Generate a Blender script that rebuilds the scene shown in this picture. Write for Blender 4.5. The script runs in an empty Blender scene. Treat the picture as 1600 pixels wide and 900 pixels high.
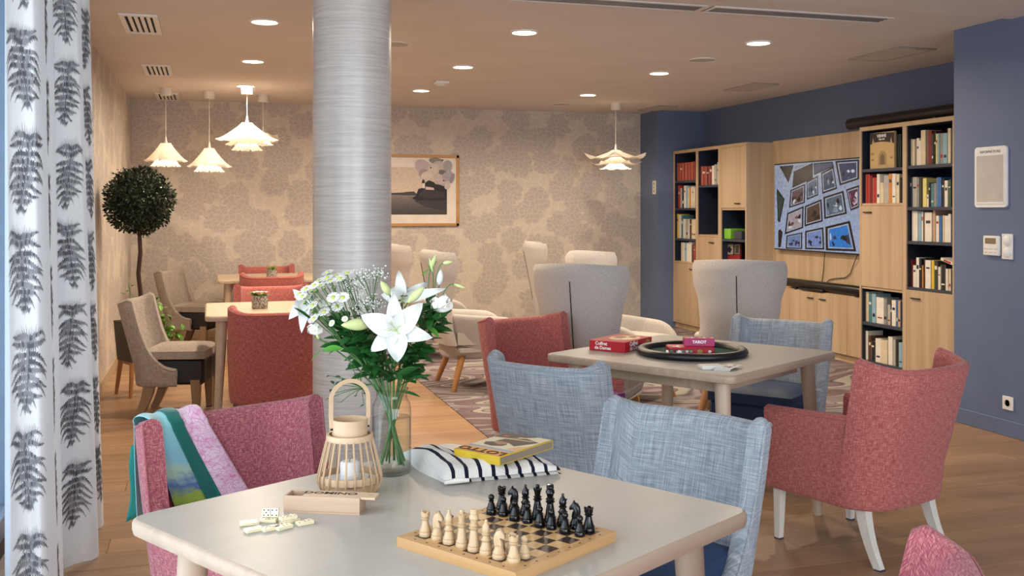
import bpy, bmesh, math, random
from mathutils import Vector, Matrix
R = math.radians
random.seed(7)
S = bpy.context.scene
COL = S.collection

# ---------------------------------------------------------------- camera, sky, daylight, exposure
FPX, HZ, VPX, CAMZ = 1580.0, 329.0, 326.0, 1.40      # focal length in px, horizon row, vanishing column of the room's long axis
TH = math.atan((800 - VPX) / FPX)
CT, ST = math.cos(TH), math.sin(TH)
cam_data = bpy.data.cameras.new('camera')
cam = bpy.data.objects.new('camera', cam_data); COL.objects.link(cam)
cam.location = (0, 0, CAMZ); cam.rotation_euler = (R(90), 0, -TH)
cam_data.sensor_width = 36; cam_data.lens = FPX / 1600 * 36
cam_data.shift_y = (HZ - 450) / 1600
cam_data.clip_start = .05; cam_data.clip_end = 200
S.camera = cam

world = bpy.data.worlds.new('sky'); S.world = world; world.use_nodes = True
bg = world.node_tree.nodes['Background']
bg.inputs[0].default_value = (.62, .80, 1.0, 1); bg.inputs[1].default_value = 1.6

def area_light(name, loc, rot, sx, sy, power, col, spread=180):
    l = bpy.data.lights.new(name, 'AREA'); l.shape = 'RECTANGLE'; l.size = sx; l.size_y = sy
    l.energy = power; l.color = col; l.spread = R(spread)
    o = bpy.data.objects.new(name, l); COL.objects.link(o); o.location = loc; o.rotation_euler = rot
    return o
DAY = (.88, .94, 1.0)
area_light('daylight_side_window', (-1.12, .1, 1.35), (0, R(-90), 0), 2.3, 5.0, 92, DAY)
area_light('daylight_rear_window', (2.0, -3.85, 1.40), (R(90), 0, 0), 5.0, 2.2, 235, DAY)

S.view_settings.view_transform = 'Standard'; S.view_settings.look = 'None'
S.view_settings.gamma = 1; S.view_settings.use_curve_mapping = False
S.view_settings.exposure = 0.13
S.cycles.use_denoising = True
S.cycles.max_bounces = 10; S.cycles.transparent_max_bounces = 12
S.cycles.sample_clamp_indirect = 6

# ---------------------------------------------------------------- plan helpers
def vp(X, Y, z=0.0):
    """point X metres right of and Y metres ahead of the tripod, in room coordinates"""
    return Vector((X * CT + Y * ST, -X * ST + Y * CT, z))
def px(u, v, Y=None, z=None, x=None, y=None):
    d = vp((u - 800) / FPX, 1.0, (HZ - v) / FPX)
    if Y is not None: t = Y
    elif z is not None: t = (z - CAMZ) / d.z
    elif x is not None: t = x / d.x
    else: t = y / d.y
    return Vector((d.x * t, d.y * t, CAMZ + d.z * t))
def yaw(X, Y):
    """rotation about z that turns local +y to the plan direction (X right, Y ahead)"""
    d = vp(X, Y); return math.atan2(-d.x, d.y)

# ---------------------------------------------------------------- mesh builder
class MB:
    def __init__(s): s.v = []; s.f = []; s.uv = []; s.mi = []; s.col = None
    def add(s, vs, fs, uvs=None, mi=0):
        b = len(s.v); s.v += [tuple(p) for p in vs]
        for i, f in enumerate(fs):
            s.f.append([b + k for k in f]); s.mi.append(mi)
            s.uv.append(uvs[i] if uvs else None)
        return s
    def xf(s, mtx, start=0):
        for i in range(start, len(s.v)): s.v[i] = tuple(mtx @ Vector(s.v[i]))
        return s
    def box(s, c, d, bev=0.0, rot=None, mi=0, taper=1.0):
        hx, hy, hz = d[0] / 2, d[1] / 2, d[2] / 2
        b0 = len(s.v); bev = min(bev, .49 * min(d))
        if bev <= 0:
            vs = [(x * hx, y * hy, z * hz) for z in (-1, 1) for y in (-1, 1) for x in (-1, 1)]
            fs = [(0, 2, 3, 1), (4, 5, 7, 6), (0, 1, 5, 4), (2, 6, 7, 3), (0, 4, 6, 2), (1, 3, 7, 5)]
        else:
            vs = []; idx = {}
            for x in (-1, 1):
                for y in (-1, 1):
                    for z in (-1, 1):
                        for a in range(3):
                            p = [x * (hx - bev), y * (hy - bev), z * (hz - bev)]
                            p[a] = (x * hx, y * hy, z * hz)[a]
                            idx[(x, y, z, a)] = len(vs); vs.append(tuple(p))
            fs = []
            for sg in (-1, 1):
                for a in range(3):
                    o = [k for k in range(3) if k != a]
                    q = []
                    for (i, j) in ((-1, -1), (1, -1), (1, 1), (-1, 1)):
                        k = [0, 0, 0]; k[a] = sg; k[o[0]] = i; k[o[1]] = j
                        q.append(idx[(k[0], k[1], k[2], a)])
                    fs.append(q)
            for a in range(3):
                o = [k for k in range(3) if k != a]
                for i in (-1, 1):
                    for j in (-1, 1):
                        q = []
                        for (sg, ax) in ((-1, o[0]), (1, o[0]), (1, o[1]), (-1, o[1])):
                            k = [0, 0, 0]; k[a] = sg; k[o[0]] = i; k[o[1]] = j
                            q.append(idx[(k[0], k[1], k[2], ax)])
                        fs.append(q)
            for x in (-1, 1):
                for y in (-1, 1):
                    for z in (-1, 1): fs.append([idx[(x, y, z, a)] for a in range(3)])
            g = []
            for q in fs:
                n = Vector((0, 0, 0)); c0 = sum((Vector(vs[k]) for k in q), Vector()) / len(q)
                n = (Vector(vs[q[1]]) - Vector(vs[q[0]])).cross(Vector(vs[q[2]]) - Vector(vs[q[1]]))
                g.append(list(q) if n.dot(c0) >= 0 else list(reversed(q)))
            fs = g
        if taper != 1.0: vs = [(x * (taper if z < 0 else 1), y * (taper if z < 0 else 1), z) for x, y, z in vs]
        uvs = []
        for q in fs:
            n = (Vector(vs[q[1]]) - Vector(vs[q[0]])).cross(Vector(vs[q[-1]]) - Vector(vs[q[0]]))
            a = max(range(3), key=lambda k: abs(n[k]))
            o = {0: (1, 2), 1: (0, 2), 2: (0, 1)}[a]
            uvs.append([(vs[k][o[0]], vs[k][o[1]]) for k in q])
        m = Matrix.Translation(Vector(c))
        if rot is not None: m = m @ (rot if isinstance(rot, Matrix) else Matrix.Rotation(rot, 4, 'Z'))
        s.add([m @ Vector(p) for p in vs], fs, uvs, mi)
        return s
    def bb(s, a, b, bev=0.0, mi=0):
        return s.box([(a[i] + b[i]) / 2 for i in range(3)], [abs(b[i] - a[i]) for i in range(3)], bev, None, mi)
    def grid(s, fn, nu, nv, wu=False, wv=False, uvf=None, mi=0, flip=False):
        vs = [fn(i / nu if nu else 0, j / nv if nv else 0) for j in range(nv + (0 if wv else 1)) for i in range(nu + (0 if wu else 1))]
        W = nu + (0 if wu else 1); Hh = nv + (0 if wv else 1)
        fs = []; uvs = []
        for j in range(nv):
            for i in range(nu):
                i2 = (i + 1) % W; j2 = (j + 1) % Hh
                q = [j * W + i, j * W + i2, j2 * W + i2, j2 * W + i]
                t = [(i / nu, j / nv), ((i + 1) / nu, j / nv), ((i + 1) / nu, (j + 1) / nv), (i / nu, (j + 1) / nv)]
                if uvf: t = [uvf(*k) for k in t]
                if flip: q.reverse(); t.reverse()
                fs.append(q); uvs.append(t)
        return s.add(vs, fs, uvs, mi)
    def lathe(s, prof, n=24, c=(0, 0, 0), mi=0, cap0=True, cap1=True):
        """prof: (r, z) from bottom to top along the outer side"""
        b = []; fs = []; uvs = []
        L = [0]
        for k in range(1, len(prof)): L.append(L[-1] + math.hypot(prof[k][0] - prof[k - 1][0], prof[k][1] - prof[k - 1][1]))
        rm = max(p[0] for p in prof)
        for r, z in prof:
            for i in range(n):
                a = 2 * math.pi * i / n; b.append((c[0] + r * math.cos(a), c[1] + r * math.sin(a), c[2] + z))
        for k in range(len(prof) - 1):
            for i in range(n):
                i2 = (i + 1) % n
                fs.append([k * n + i, k * n + i2, (k + 1) * n + i2, (k + 1) * n + i])
                w = 2 * math.pi * rm / n
                uvs.append([(i * w, L[k]), ((i + 1) * w, L[k]), ((i + 1) * w, L[k + 1]), (i * w, L[k + 1])])
        if cap0: fs.append(list(reversed(range(n)))); uvs.append([(b[k][0], b[k][1]) for k in reversed(range(n))])
        if cap1:
            o = (len(prof) - 1) * n; fs.append([o + i for i in range(n)]); uvs.append([(b[o + k][0], b[o + k][1]) for k in range(n)])
        return s.add(b, fs, uvs, mi)
    def tube(s, pts, r, n=8, mi=0, sq=None, closed=False, up=None):
        """sweep a round (or sq=(w,d) rectangular) section along pts; r a number or list of scales"""
        pts = [Vector(p) for p in pts]; N = len(pts)
        rr = r if isinstance(r, (list, tuple)) else [r] * N
        vs = []; fs = []; uvs = []
        ref = Vector(up) if up else None; L = 0
        prev = None
        for k in range(N):
            a = pts[(k - 1) % N] if (k > 0 or closed) else pts[k]; b = pts[(k + 1) % N] if (k < N - 1 or closed) else pts[k]
            t = (b - a).normalized() if (b - a).length > 1e-9 else Vector((0, 0, 1))
            if prev is None:
                g = ref if ref else (Vector((0, 1, 0)) if abs(t.z) > .8 else Vector((0, 0, 1)))
                x = g.cross(t)
                if x.length < 1e-6: x = Vector((1, 0, 0)).cross(t)
                x.normalize()
            else:
                x = prev - t * prev.dot(t); x.normalize()
            if ref:
                x = ref.cross(t); x = x.normalized() if x.length > 1e-6 else prev
            prev = x; y = t.cross(x)
            if sq:
                sec = [(-sq[0] / 2, -sq[1] / 2), (sq[0] / 2, -sq[1] / 2), (sq[0] / 2, sq[1] / 2), (-sq[0] / 2, sq[1] / 2)]
            else: sec = [(math.cos(2 * math.pi * i / n), math.sin(2 * math.pi * i / n)) for i in range(n)]
            for (p, q) in sec: vs.append(pts[k] + x * p * rr[k] + y * q * rr[k])
        m = 4 if sq else n
        for k in range(N if closed else N - 1):
            d = (pts[(k + 1) % N] - pts[k]).length
            for i in range(m):
                i2 = (i + 1) % m; k2 = (k + 1) % N
                fs.append([k * m + i, k * m + i2, k2 * m + i2, k2 * m + i])
                w = .02
                uvs.append([(i * w, L), ((i + 1) * w, L), ((i + 1) * w, L + d), (i * w, L + d)])
            L += d
        if not closed:
            fs.append(list(reversed(range(m)))); uvs.append(None)
            fs.append([(N - 1) * m + i for i in range(m)]); uvs.append(None)
        return s.add(vs, fs, uvs, mi)
    def poly(s, pts, mi=0, uv=None): return s.add(pts, [list(range(len(pts)))], [uv] if uv else None, mi)
    def prism(s, poly, z0, z1, mi=0):
        n = len(poly); vs = [(p[0], p[1], z0) for p in poly] + [(p[0], p[1], z1) for p in poly]
        fs = [list(reversed(range(n))), [n + i for i in range(n)]] + [[i, (i + 1) % n, n + (i + 1) % n, n + i] for i in range(n)]
        uvs = [[(vs[k][0], vs[k][1]) for k in f] for f in fs]
        return s.add(vs, fs, uvs, mi)
    def build(s, name, mats, parent=None, ang=40, kind=None, cols=None):
        me = bpy.data.meshes.new(name); me.from_pydata(s.v, [], s.f)
        for m in (mats if isinstance(mats, (list, tuple)) else [mats]): me.materials.append(m)
        ul = me.uv_layers.new(name='UVMap')
        k = 0
        dat = [0.0] * (2 * len(me.loops))
        for fi, f in enumerate(s.f):
            u = s.uv[fi]
            for q in range(len(f)):
                if u: dat[2 * k], dat[2 * k + 1] = u[q]
                k += 1
        ul.data.foreach_set('uv', dat)
        me.polygons.foreach_set('material_index', s.mi)
        if ang: 
            me.polygons.foreach_set('use_smooth', [True] * len(s.f))
            me.update(); me.set_sharp_from_angle(angle=R(ang))
        if cols:                                       # one flat print colour per face
            ca = me.color_attributes.new('print', 'FLOAT_COLOR', 'CORNER'); arr = []
            for fi, f in enumerate(s.f): arr += list(cols[fi]) * len(f)
            ca.data.foreach_set('color', arr)
        me.update()
        o = bpy.data.objects.new(name, me); COL.objects.link(o)
        if parent is not None: o.parent = parent
        if kind: o['kind'] = kind
        return o

def tag(o, label=None, cat=None, group=None, kind=None):
    if label: o['label'] = label
    if cat: o['category'] = cat
    if group: o['group'] = group
    if kind: o['kind'] = kind
    return o
def thing(name, label, cat, loc=(0, 0, 0), rz=0.0, group=None, rot=None):
    o = bpy.data.objects.new(name, None); COL.objects.link(o); o.empty_display_size = .1
    o.location = loc; o.rotation_euler = rot if rot else (0, 0, rz)
    return tag(o, label, cat, group)
def copy_tree(o, parent=None):
    c = o.copy(); COL.objects.link(c)
    if parent is not None: c.parent = parent
    for ch in list(o.children): copy_tree(ch, c)
    return c
def text(s, size, mat, parent, loc, rot, name='lettering', ext=.0004, ax='CENTER', sx=1.0, bold=0.0):
    c = bpy.data.curves.new(name, 'FONT'); c.body = s; c.size = size; c.extrude = ext
    c.align_x = ax; c.align_y = 'CENTER'; c.offset = bold; c.resolution_u = 3
    f = bpy.data.objects.new(name + '_outline', c); COL.objects.link(f)
    bpy.context.view_layer.update()
    me = bpy.data.meshes.new_from_object(f.evaluated_get(bpy.context.evaluated_depsgraph_get()))
    bpy.data.objects.remove(f); bpy.data.curves.remove(c)
    me.materials.clear(); me.materials.append(mat); me.name = name
    o = bpy.data.objects.new(name, me); COL.objects.link(o); o.parent = parent
    o.location = loc; o.rotation_euler = rot; o.scale = (sx, 1, 1)
    return o

# ---------------------------------------------------------------- materials
def lin(c):
    if isinstance(c, str): c = [int(c[i:i + 2], 16) / 255 for i in (1, 3, 5)]
    else: return tuple(c) if len(c) == 4 else (*c, 1)
    return tuple([(x / 12.92 if x <= .04045 else ((x + .055) / 1.055) ** 2.4) for x in c] + [1])
class Nd:
    def __init__(s, name):
        s.m = bpy.data.materials.new(name); s.m.use_nodes = True; s.t = s.m.node_tree
        s.b = s.t.nodes['Principled BSDF']; s.out = s.t.nodes['Material Output']
    def n(s, typ, **kw):
        x = s.t.nodes.new('ShaderNode' + typ)
        for k, v in kw.items(): setattr(x, k, v)
        return x
    def l(s, a, b): s.t.links.new(a, b)
    def coord(s, kind='Object', scale=(1, 1, 1), rot=(0, 0, 0)):
        c = s.n('TexCoord'); mp = s.n('Mapping'); mp.inputs['Scale'].default_value = scale; mp.inputs['Rotation'].default_value = rot
        s.l(c.outputs[kind], mp.inputs[0]); return mp.outputs[0]
    def noise(s, vec, scale=1, detail=3, rough=.5, dist=0, dim='3D'):
        x = s.n('TexNoise'); x.noise_dimensions = dim
        x.inputs['Scale'].default_value = scale; x.inputs['Detail'].default_value = detail
        x.inputs['Roughness'].default_value = rough; x.inputs['Distortion'].default_value = dist
        s.l(vec, x.inputs['Vector']); return x.outputs['Fac']
    def ramp(s, fac, stops, interp='LINEAR'):
        x = s.n('ValToRGB'); r = x.color_ramp; r.interpolation = interp
        while len(r.elements) > 1: r.elements.remove(r.elements[0])
        r.elements[0].position = stops[0][0]; r.elements[0].color = lin(stops[0][1])
        for p, c in stops[1:]:
            e = r.elements.new(p); e.color = lin(c)
        s.l(fac, x.inputs[0]); return x.outputs[0]
    def math(s, op, a, b=None, c=None):
        x = s.n('Math', operation=op)
        for i, q in enumerate((a, b, c)):
            if q is None: continue
            if isinstance(q, (int, float)): x.inputs[i].default_value = q
            else: s.l(q, x.inputs[i])
        return x.outputs[0]
    def mix(s, fac, a, b, typ='MIX'):
        x = s.n('Mix', data_type='RGBA', blend_type=typ)
        if isinstance(fac, (int, float)): x.inputs[0].default_value = fac
        else: s.l(fac, x.inputs[0])
        for i, q in ((6, a), (7, b)):
            if isinstance(q, (str, tuple, list)): x.inputs[i].default_value = lin(q)
            else: s.l(q, x.inputs[i])
        return x.outputs[2]
    def col(s, c):
        if isinstance(c, (str, tuple, list)): s.b.inputs['Base Color'].default_value = lin(c)
        else: s.l(c, s.b.inputs['Base Color'])
    def bump(s, h, strength=.3, dist=.01):
        x = s.n('Bump'); x.inputs['Strength'].default_value = strength; x.inputs['Distance'].default_value = dist
        s.l(h, x.inputs['Height']); s.l(x.outputs[0], s.b.inputs['Normal'])
    def set(s, rough=.5, metal=0.0, spec=.5, coat=0.0, sheen=0.0):
        s.b.inputs['Roughness'].default_value = rough; s.b.inputs['Metallic'].default_value = metal
        s.b.inputs['Specular IOR Level'].default_value = spec; s.b.inputs['Coat Weight'].default_value = coat
        s.b.inputs['Sheen Weight'].default_value = sheen
        return s
def M(name, c, rough=.5, metal=0.0, spec=.5, coat=0.0, c2=None, sc=8, st=(1, 1, 1), bump=0.0, bs=None, coord='Object', lo=.35, hi=.65):
    n = Nd(name).set(rough, metal, spec, coat)
    vec = n.coord(coord, st); f = n.noise(vec, sc, 4, .55)
    if c2 is None:
        a = lin(c); c2 = tuple([x * .9 for x in a[:3]] + [1])
    n.col(n.ramp(f, [(lo, c), (hi, c2)]))
    if bump: n.bump(n.noise(vec, bs or sc, 4, .6), bump, .004)
    return n.m
def wood(name, c, c2, axis='z', rough=.45, rnd=0.0, fine=1.0, coat=0.0, bump=.05):
    """grain runs along the given axis"""
    n = Nd(name).set(rough, coat=coat)
    st = {'x': (.35, 9, 9), 'y': (9, .35, 9), 'z': (9, 9, .35)}[axis]
    vec = n.coord('Object', tuple(k * fine for k in st))
    if rnd:
        oi = n.n('ObjectInfo'); va = n.n('VectorMath', operation='ADD'); n.l(vec, va.inputs[0])
        sc = n.n('VectorMath', operation='SCALE'); cx = n.n('CombineXYZ')
        for i in range(3): n.l(oi.outputs['Random'], cx.inputs[i])
        n.l(cx.outputs[0], sc.inputs[0]); sc.inputs['Scale'].default_value = 40; n.l(sc.outputs[0], va.inputs[1]); vec = va.outputs[0]
    f1 = n.noise(vec, 1.0, 2, .5, .6); f2 = n.noise(vec, 7, 3, .6)
    f = n.math('ADD', n.math('MULTIPLY', f1, .7), n.math('MULTIPLY', f2, .3))
    c_ = n.ramp(f, [(.36, c), (.64, c2)])
    if rnd:
        hs = n.n('HueSaturation'); n.l(c_, hs.inputs['Color'])
        n.l(n.math('MULTIPLY_ADD', oi.outputs['Random'], rnd, 1 - rnd / 2), hs.inputs['Value']); c_ = hs.outputs[0]
    n.col(c_)
    if bump: n.bump(f2, bump, .002)
    return n.m
def fabric(name, dark, mid, light, a=240, b=11, contrast=.16, diag=False, bump=.25, rough=.9):
    """woven cloth: crossed slubby threads in UV metres"""
    n = Nd(name).set(rough, spec=.2, sheen=.15)
    rot = (0, 0, R(38)) if diag else (0, 0, 0)
    fa = n.noise(n.coord('UV', (a, b, 1), rot), 1, 2, .6, dim='2D'); fb = n.noise(n.coord('UV', (b, a, 1), rot), 1, 2, .6, dim='2D')
    f = n.math('MULTIPLY', n.math('ADD', fa, fb), .5)
    n.col(n.ramp(f, [(.5 - contrast, dark), (.5, mid), (.5 + contrast, light)]))
    if bump: n.bump(f, bump, .003)
    return n.m
def emis(name, c, strength):
    n = Nd(name); n.b.inputs['Base Color'].default_value = lin(c)
    n.b.inputs['Emission Color'].default_value = lin(c); n.b.inputs['Emission Strength'].default_value = strength
    return n.m
def printed(name, rough=.5, emit=0.0, grain=0.0, scale=200):
    n = Nd(name).set(rough, spec=.3)
    a = n.n('VertexColor', layer_name='print'); c = a.outputs[0]
    if grain:
        f = n.noise(n.coord('Object'), scale, 3, .6)
        c = n.mix(grain, c, n.ramp(f, [(.3, '#000000'), (.7, '#ffffff')]), 'OVERLAY')
    n.col(c)
    if emit:
        n.b.inputs['Base Color'].default_value = (0, 0, 0, 1)
        for l in list(n.b.inputs['Base Color'].links): n.t.links.remove(l)
        n.l(c, n.b.inputs['Emission Color']); n.b.inputs['Emission Strength'].default_value = emit
    return n.m
def glass(name, c=(1, 1, 1, 1), rough=0.0, ior=1.45, edge=.9):
    """thin clear glass: straight-through light with a sheen at grazing angles on its outer face"""
    n = Nd(name); tr = n.n('BsdfTransparent')
    lw = n.n('LayerWeight'); lw.inputs['Blend'].default_value = .5          # glass seen edge-on is thicker and a little darker
    n.l(n.mix(n.math('POWER', lw.outputs['Facing'], 3.0), c, tuple(x * edge for x in c[:3]) + (1,)), tr.inputs[0])
    gl = n.n('BsdfGlossy'); gl.inputs['Roughness'].default_value = rough
    fr = n.n('Fresnel'); fr.inputs[0].default_value = ior
    ge = n.n('NewGeometry'); f = n.math('MULTIPLY', fr.outputs[0], n.math('SUBTRACT', 1.0, ge.outputs['Backfacing']))
    mx = n.n('MixShader'); n.l(f, mx.inputs[0]); n.l(tr.outputs[0], mx.inputs[1]); n.l(gl.outputs[0], mx.inputs[2])
    n.l(mx.outputs[0], n.out.inputs[0]); return n.m
def translucent(name, c, fac=.5, emit=0.0, uvfade=False):
    n = Nd(name); n.col(c); n.set(.7, spec=.2)
    t = n.n('BsdfTranslucent'); t.inputs[0].default_value = lin(c)
    mx = n.n('MixShader'); mx.inputs[0].default_value = fac
    n.l(n.b.outputs[0], mx.inputs[1]); n.l(t.outputs[0], mx.inputs[2]); n.l(mx.outputs[0], n.out.inputs[0])
    return n.m

def wallpaper():
    """grey-mauve peony clumps, each a fan of lobed petals, on a pale sand ground"""
    n = Nd('peony_wallpaper').set(.7, spec=.3)
    tc = n.n('TexCoord'); sp = n.n('SeparateXYZ'); n.l(tc.outputs['Object'], sp.inputs[0])
    cb = n.n('CombineXYZ'); n.l(n.math('ADD', sp.outputs[0], sp.outputs[1]), cb.inputs[0]); n.l(sp.outputs[2], cb.inputs[1])
    base = cb.outputs[0]
    def warp(vec, scale, amt):
        nz = n.n('TexNoise'); nz.inputs['Scale'].default_value = scale; nz.inputs['Detail'].default_value = 2; n.l(vec, nz.inputs['Vector'])
        c0 = n.n('VectorMath', operation='SUBTRACT'); n.l(nz.outputs['Color'], c0.inputs[0]); c0.inputs[1].default_value = (.5, .5, .5)
        dv = n.n('VectorMath', operation='SCALE'); n.l(c0.outputs[0], dv.inputs[0]); dv.inputs['Scale'].default_value = amt
        ad = n.n('VectorMath', operation='ADD'); n.l(vec, ad.inputs[0]); n.l(dv.outputs[0], ad.inputs[1]); return ad.outputs[0]
    vec = warp(warp(base, 5, .10), 22, .05)
    def vor(scale, feat):
        v = n.n('TexVoronoi', voronoi_dimensions='2D', feature=feat); v.inputs['Scale'].default_value = scale; v.inputs['Randomness'].default_value = .85
        n.l(vec, v.inputs['Vector']); return v
    clump = vor(3.3, 'F1'); petals = vor(17, 'DISTANCE_TO_EDGE'); sm = vor(9, 'DISTANCE_TO_EDGE')
    sb = n.n('VectorMath', operation='SUBTRACT'); n.l(vec, sb.inputs[0]); n.l(clump.outputs['Position'], sb.inputs[1])
    s2 = n.n('SeparateXYZ'); n.l(sb.outputs[0], s2.inputs[0])
    th_ = n.math('ARCTAN2', s2.outputs[1], s2.outputs[0])
    ray = n.ramp(n.math('ABSOLUTE', n.math('SINE', n.math('MULTIPLY', th_, 7.0))), [(.0, '#b0b0b0'), (.30, '#000000')])
    lob = n.math('ABSOLUTE', n.math('SINE', n.math('MULTIPLY', n.math('ARCTAN2', s2.outputs[1], s2.outputs[0]), 4.0)))
    rr = n.math('SUBTRACT', clump.outputs['Distance'], n.math('MULTIPLY', lob, .10))
    gap = n.ramp(rr, [(.405, '#000000'), (.48, '#e4e4e4')])                      # lobed outline of each peony
    pe = n.ramp(petals.outputs['Distance'], [(.02, '#b8b8b8'), (.14, '#000000')])   # petal edges inside it
    leaf = n.ramp(sm.outputs['Distance'], [(.05, '#000000'), (.11, '#7c7c7c')])     # leaves between the peonies
    gap2 = n.mix(1.0, gap, leaf, 'SUBTRACT')
    f = n.mix(1.0, n.mix(1.0, gap2, pe, 'LIGHTEN'), ray, 'LIGHTEN')
    cc = n.mix(f, '#b5aaa3', '#d9ccb9')
    spk = n.noise(base, 120, 3, .65)
    n.col(n.mix(.16, cc, n.ramp(spk, [(.35, '#000000'), (.65, '#ffffff')]), 'OVERLAY'))
    return n.m
def carpet_mat():
    n = Nd('swirl_carpet').set(.95, spec=.1)
    v = n.coord('Object', (.55, 1.0, 1))
    f = n.noise(v, 1.5, 1.2, .45, .9, '2D')
    w = n.math('FRACT', n.math('MULTIPLY', f, 9.0))
    c = n.ramp(w, [(0, '#6d5c5c'), (.38, '#77656a'), (.42, '#4d4547'), (.48, '#9f988e'), (.66, '#98938b'), (.70, '#5a5153'), (.76, '#8b8385'), (.90, '#8b8385'), (.94, '#6d5c5c')])
    sp = n.noise(n.coord('Object'), 260, 2, .7)
    n.col(n.mix(.25, c, n.ramp(sp, [(.3, '#000000'), (.7, '#ffffff')]), 'OVERLAY'))
    n.bump(sp, .5, .004)
    return n.m
def column_mat():
    n = Nd('silver_grasscloth').set(.36, metal=.06, spec=.5)
    v = n.coord('Object', (3.0, 3.0, 120)); f = n.noise(v, 1.0, 4, .65)
    v2 = n.coord('Object', (9, 9, 420)); f2 = n.noise(v2, 1.0, 2, .6)
    g = n.math('ADD', n.math('MULTIPLY', f, .6), n.math('MULTIPLY', f2, .4))
    n.col(n.ramp(g, [(.30, '#b6b0a8'), (.5, '#cec9c2'), (.70, '#e3dfd8')]))
    n.bump(g, .08, .002); return n.m
def stripe_knit():
    n = Nd('navy_striped_knit').set(.95, spec=.1, sheen=.05)
    tc = n.n('TexCoord'); sp = n.n('SeparateXYZ'); n.l(tc.outputs['UV'], sp.inputs[0])
    w = n.noise(n.coord('UV'), 30, 2, .5)
    u = n.math('ADD', sp.outputs[0], n.math('MULTIPLY', w, .006))
    fr = n.math('FRACT', n.math('MULTIPLY', u, 1 / .0335))
    f = n.noise(n.coord('UV', (400, 300, 1)), 1, 2, .6)
    st = n.ramp(fr, [(0, '#d9d5ce'), (.70, '#d9d5ce'), (.72, '#171a2c'), (.98, '#171a2c'), (1, '#d9d5ce')])
    n.col(n.mix(.18, st, n.ramp(f, [(.3, '#000000'), (.7, '#ffffff')]), 'OVERLAY')); n.bump(f, .35, .003)
    return n.m
def scarf_mat(name, kind):
    n = Nd(name).set(.55, spec=.35, sheen=.3)
    v = n.coord('UV')
    if kind == 'teal': c = n.ramp(n.noise(v, 6, 2), [(.3, '#06756a'), (.7, '#0a6a60')])
    elif kind == 'pink':
        vo = n.n('TexVoronoi', voronoi_dimensions='2D', feature='DISTANCE_TO_EDGE'); vo.inputs['Scale'].default_value = 60
        nz = n.n('TexNoise'); nz.inputs['Scale'].default_value = 16; n.l(v, nz.inputs['Vector'])
        x = n.mix(.12, v, nz.outputs['Color']); n.l(x, vo.inputs['Vector'])
        bl = n.noise(v, 20, 2)
        base = n.ramp(bl, [(.35, '#f4dcec'), (.55, '#eccde0'), (.7, '#e9a4cc')])
        c = n.mix(n.ramp(vo.outputs['Distance'], [(.02, '#c0c0c0'), (.16, '#000000')]), base, '#cf4aa0')
    else:
        g = n.n('SeparateXYZ'); n.l(v, g.inputs[0])
        c = n.ramp(n.math('ADD', n.math('MULTIPLY_ADD', g.outputs[1], 2.3, -.72), n.math('MULTIPLY', n.noise(v, 18, 3, .6), .35)),
                   [(.1, '#9adbe0'), (.42, '#8fcfe0'), (.55, '#b9dcc4'), (.68, '#4f77b8'), (.78, '#a7c64a'), (.95, '#5fa43c')])
    n.col(c); n.bump(n.noise(v, 60, 3), .15, .004); return n.m

W_ = {}
m_wallpaper = wallpaper()
m_blue = M('blue_wall_paint', '#637290', .6, c2='#5f6e8c', sc=3, bump=.05, bs=300)
m_ceiling = M('ceiling_paint', '#ddd3cb', .9, c2='#d8cec6', sc=2, spec=.2)
m_white = M('white_lacquer', '#ecebe8', .4, c2='#e4e3e0', sc=20)
m_offwhite = M('cream_plastic', '#dcd6ca', .45, c2='#d4cec2', sc=20)
m_board = M('beige_baseboard', '#b9a488', .5, c2='#b09a7e', sc=6)
m_plank = wood('oak_floor_plank', '#ae8967', '#997655', 'x', .38, rnd=.2, bump=.04)
m_gap = M('dark_joint', '#4a3626', .9)
m_carpet = carpet_mat()
m_column = column_mat()
m_oak = wood('pale_oak_veneer', '#c7af91', '#b39878', 'z', .5, bump=.03)
m_oakside = wood('oak_veneer_edge', '#c6ac8a', '#b89c79', 'z', .5, bump=.02)
m_navy = M('navy_laminate', '#1c2438', .5, c2='#1a2133', sc=10)
m_shelf = M('slate_shelf_board', '#3d414f', .5, c2='#383c4a', sc=10)
m_black = M('black_plastic', '#141414', .35, c2='#101010', sc=20)
m_blackmetal = M('black_metal', '#1b1918', .4, .3, c2='#151413', sc=20)
m_red = fabric('coral_red_weave', '#824643', '#b1605a', '#cc9086', 300, 40, .22)
m_redtw = fabric('coral_red_twill', '#723c48', '#a45860', '#c68f8e', 300, 60, .2, diag=True)
m_bluef = fabric('blue_grey_linen', '#78808a', '#99a2aa', '#bbc2c7', 230, 9, .2)
m_greyf = fabric('taupe_grey_linen', '#7d7268', '#9d9186', '#b5aa9f', 260, 20, .2)
m_wing = fabric('pale_greige_wool', '#aba39c', '#b9b2ab', '#c6c0b9', 300, 60, .2, bump=.12)
m_purple = M('purple_vinyl', '#7d3c7d', .4, c2='#743774', sc=10)
m_bluevinyl = M('slate_blue_vinyl', '#2f4263', .6, spec=.25, c2='#2b3d5c', sc=10)
m_blackvinyl = M('black_vinyl', '#202124', .45, c2='#1a1b1e', sc=10)
m_whitewood = M('white_stained_wood', '#e2dcd0', .45, c2='#d6cfc2', sc=3, st=(8, 8, .6))
m_taupewood = wood('taupe_stained_beech', '#a58a6d', '#94795c', 'z', .45)
m_legwood = wood('greige_beech_leg', '#c0aa93', '#b29c85', 'z', .4)
m_beech = wood('oiled_beech_leg', '#b98552', '#a5713f', 'z', .45)
m_top = M('greige_laminate', '#b3afa6', .34, c2='#aeaaa1', sc=3, st=(1, 6, 1), spec=.45)
m_topedge = wood('greige_wood_edge', '#b9a38d', '#a8927c', 'x', .4)
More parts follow.
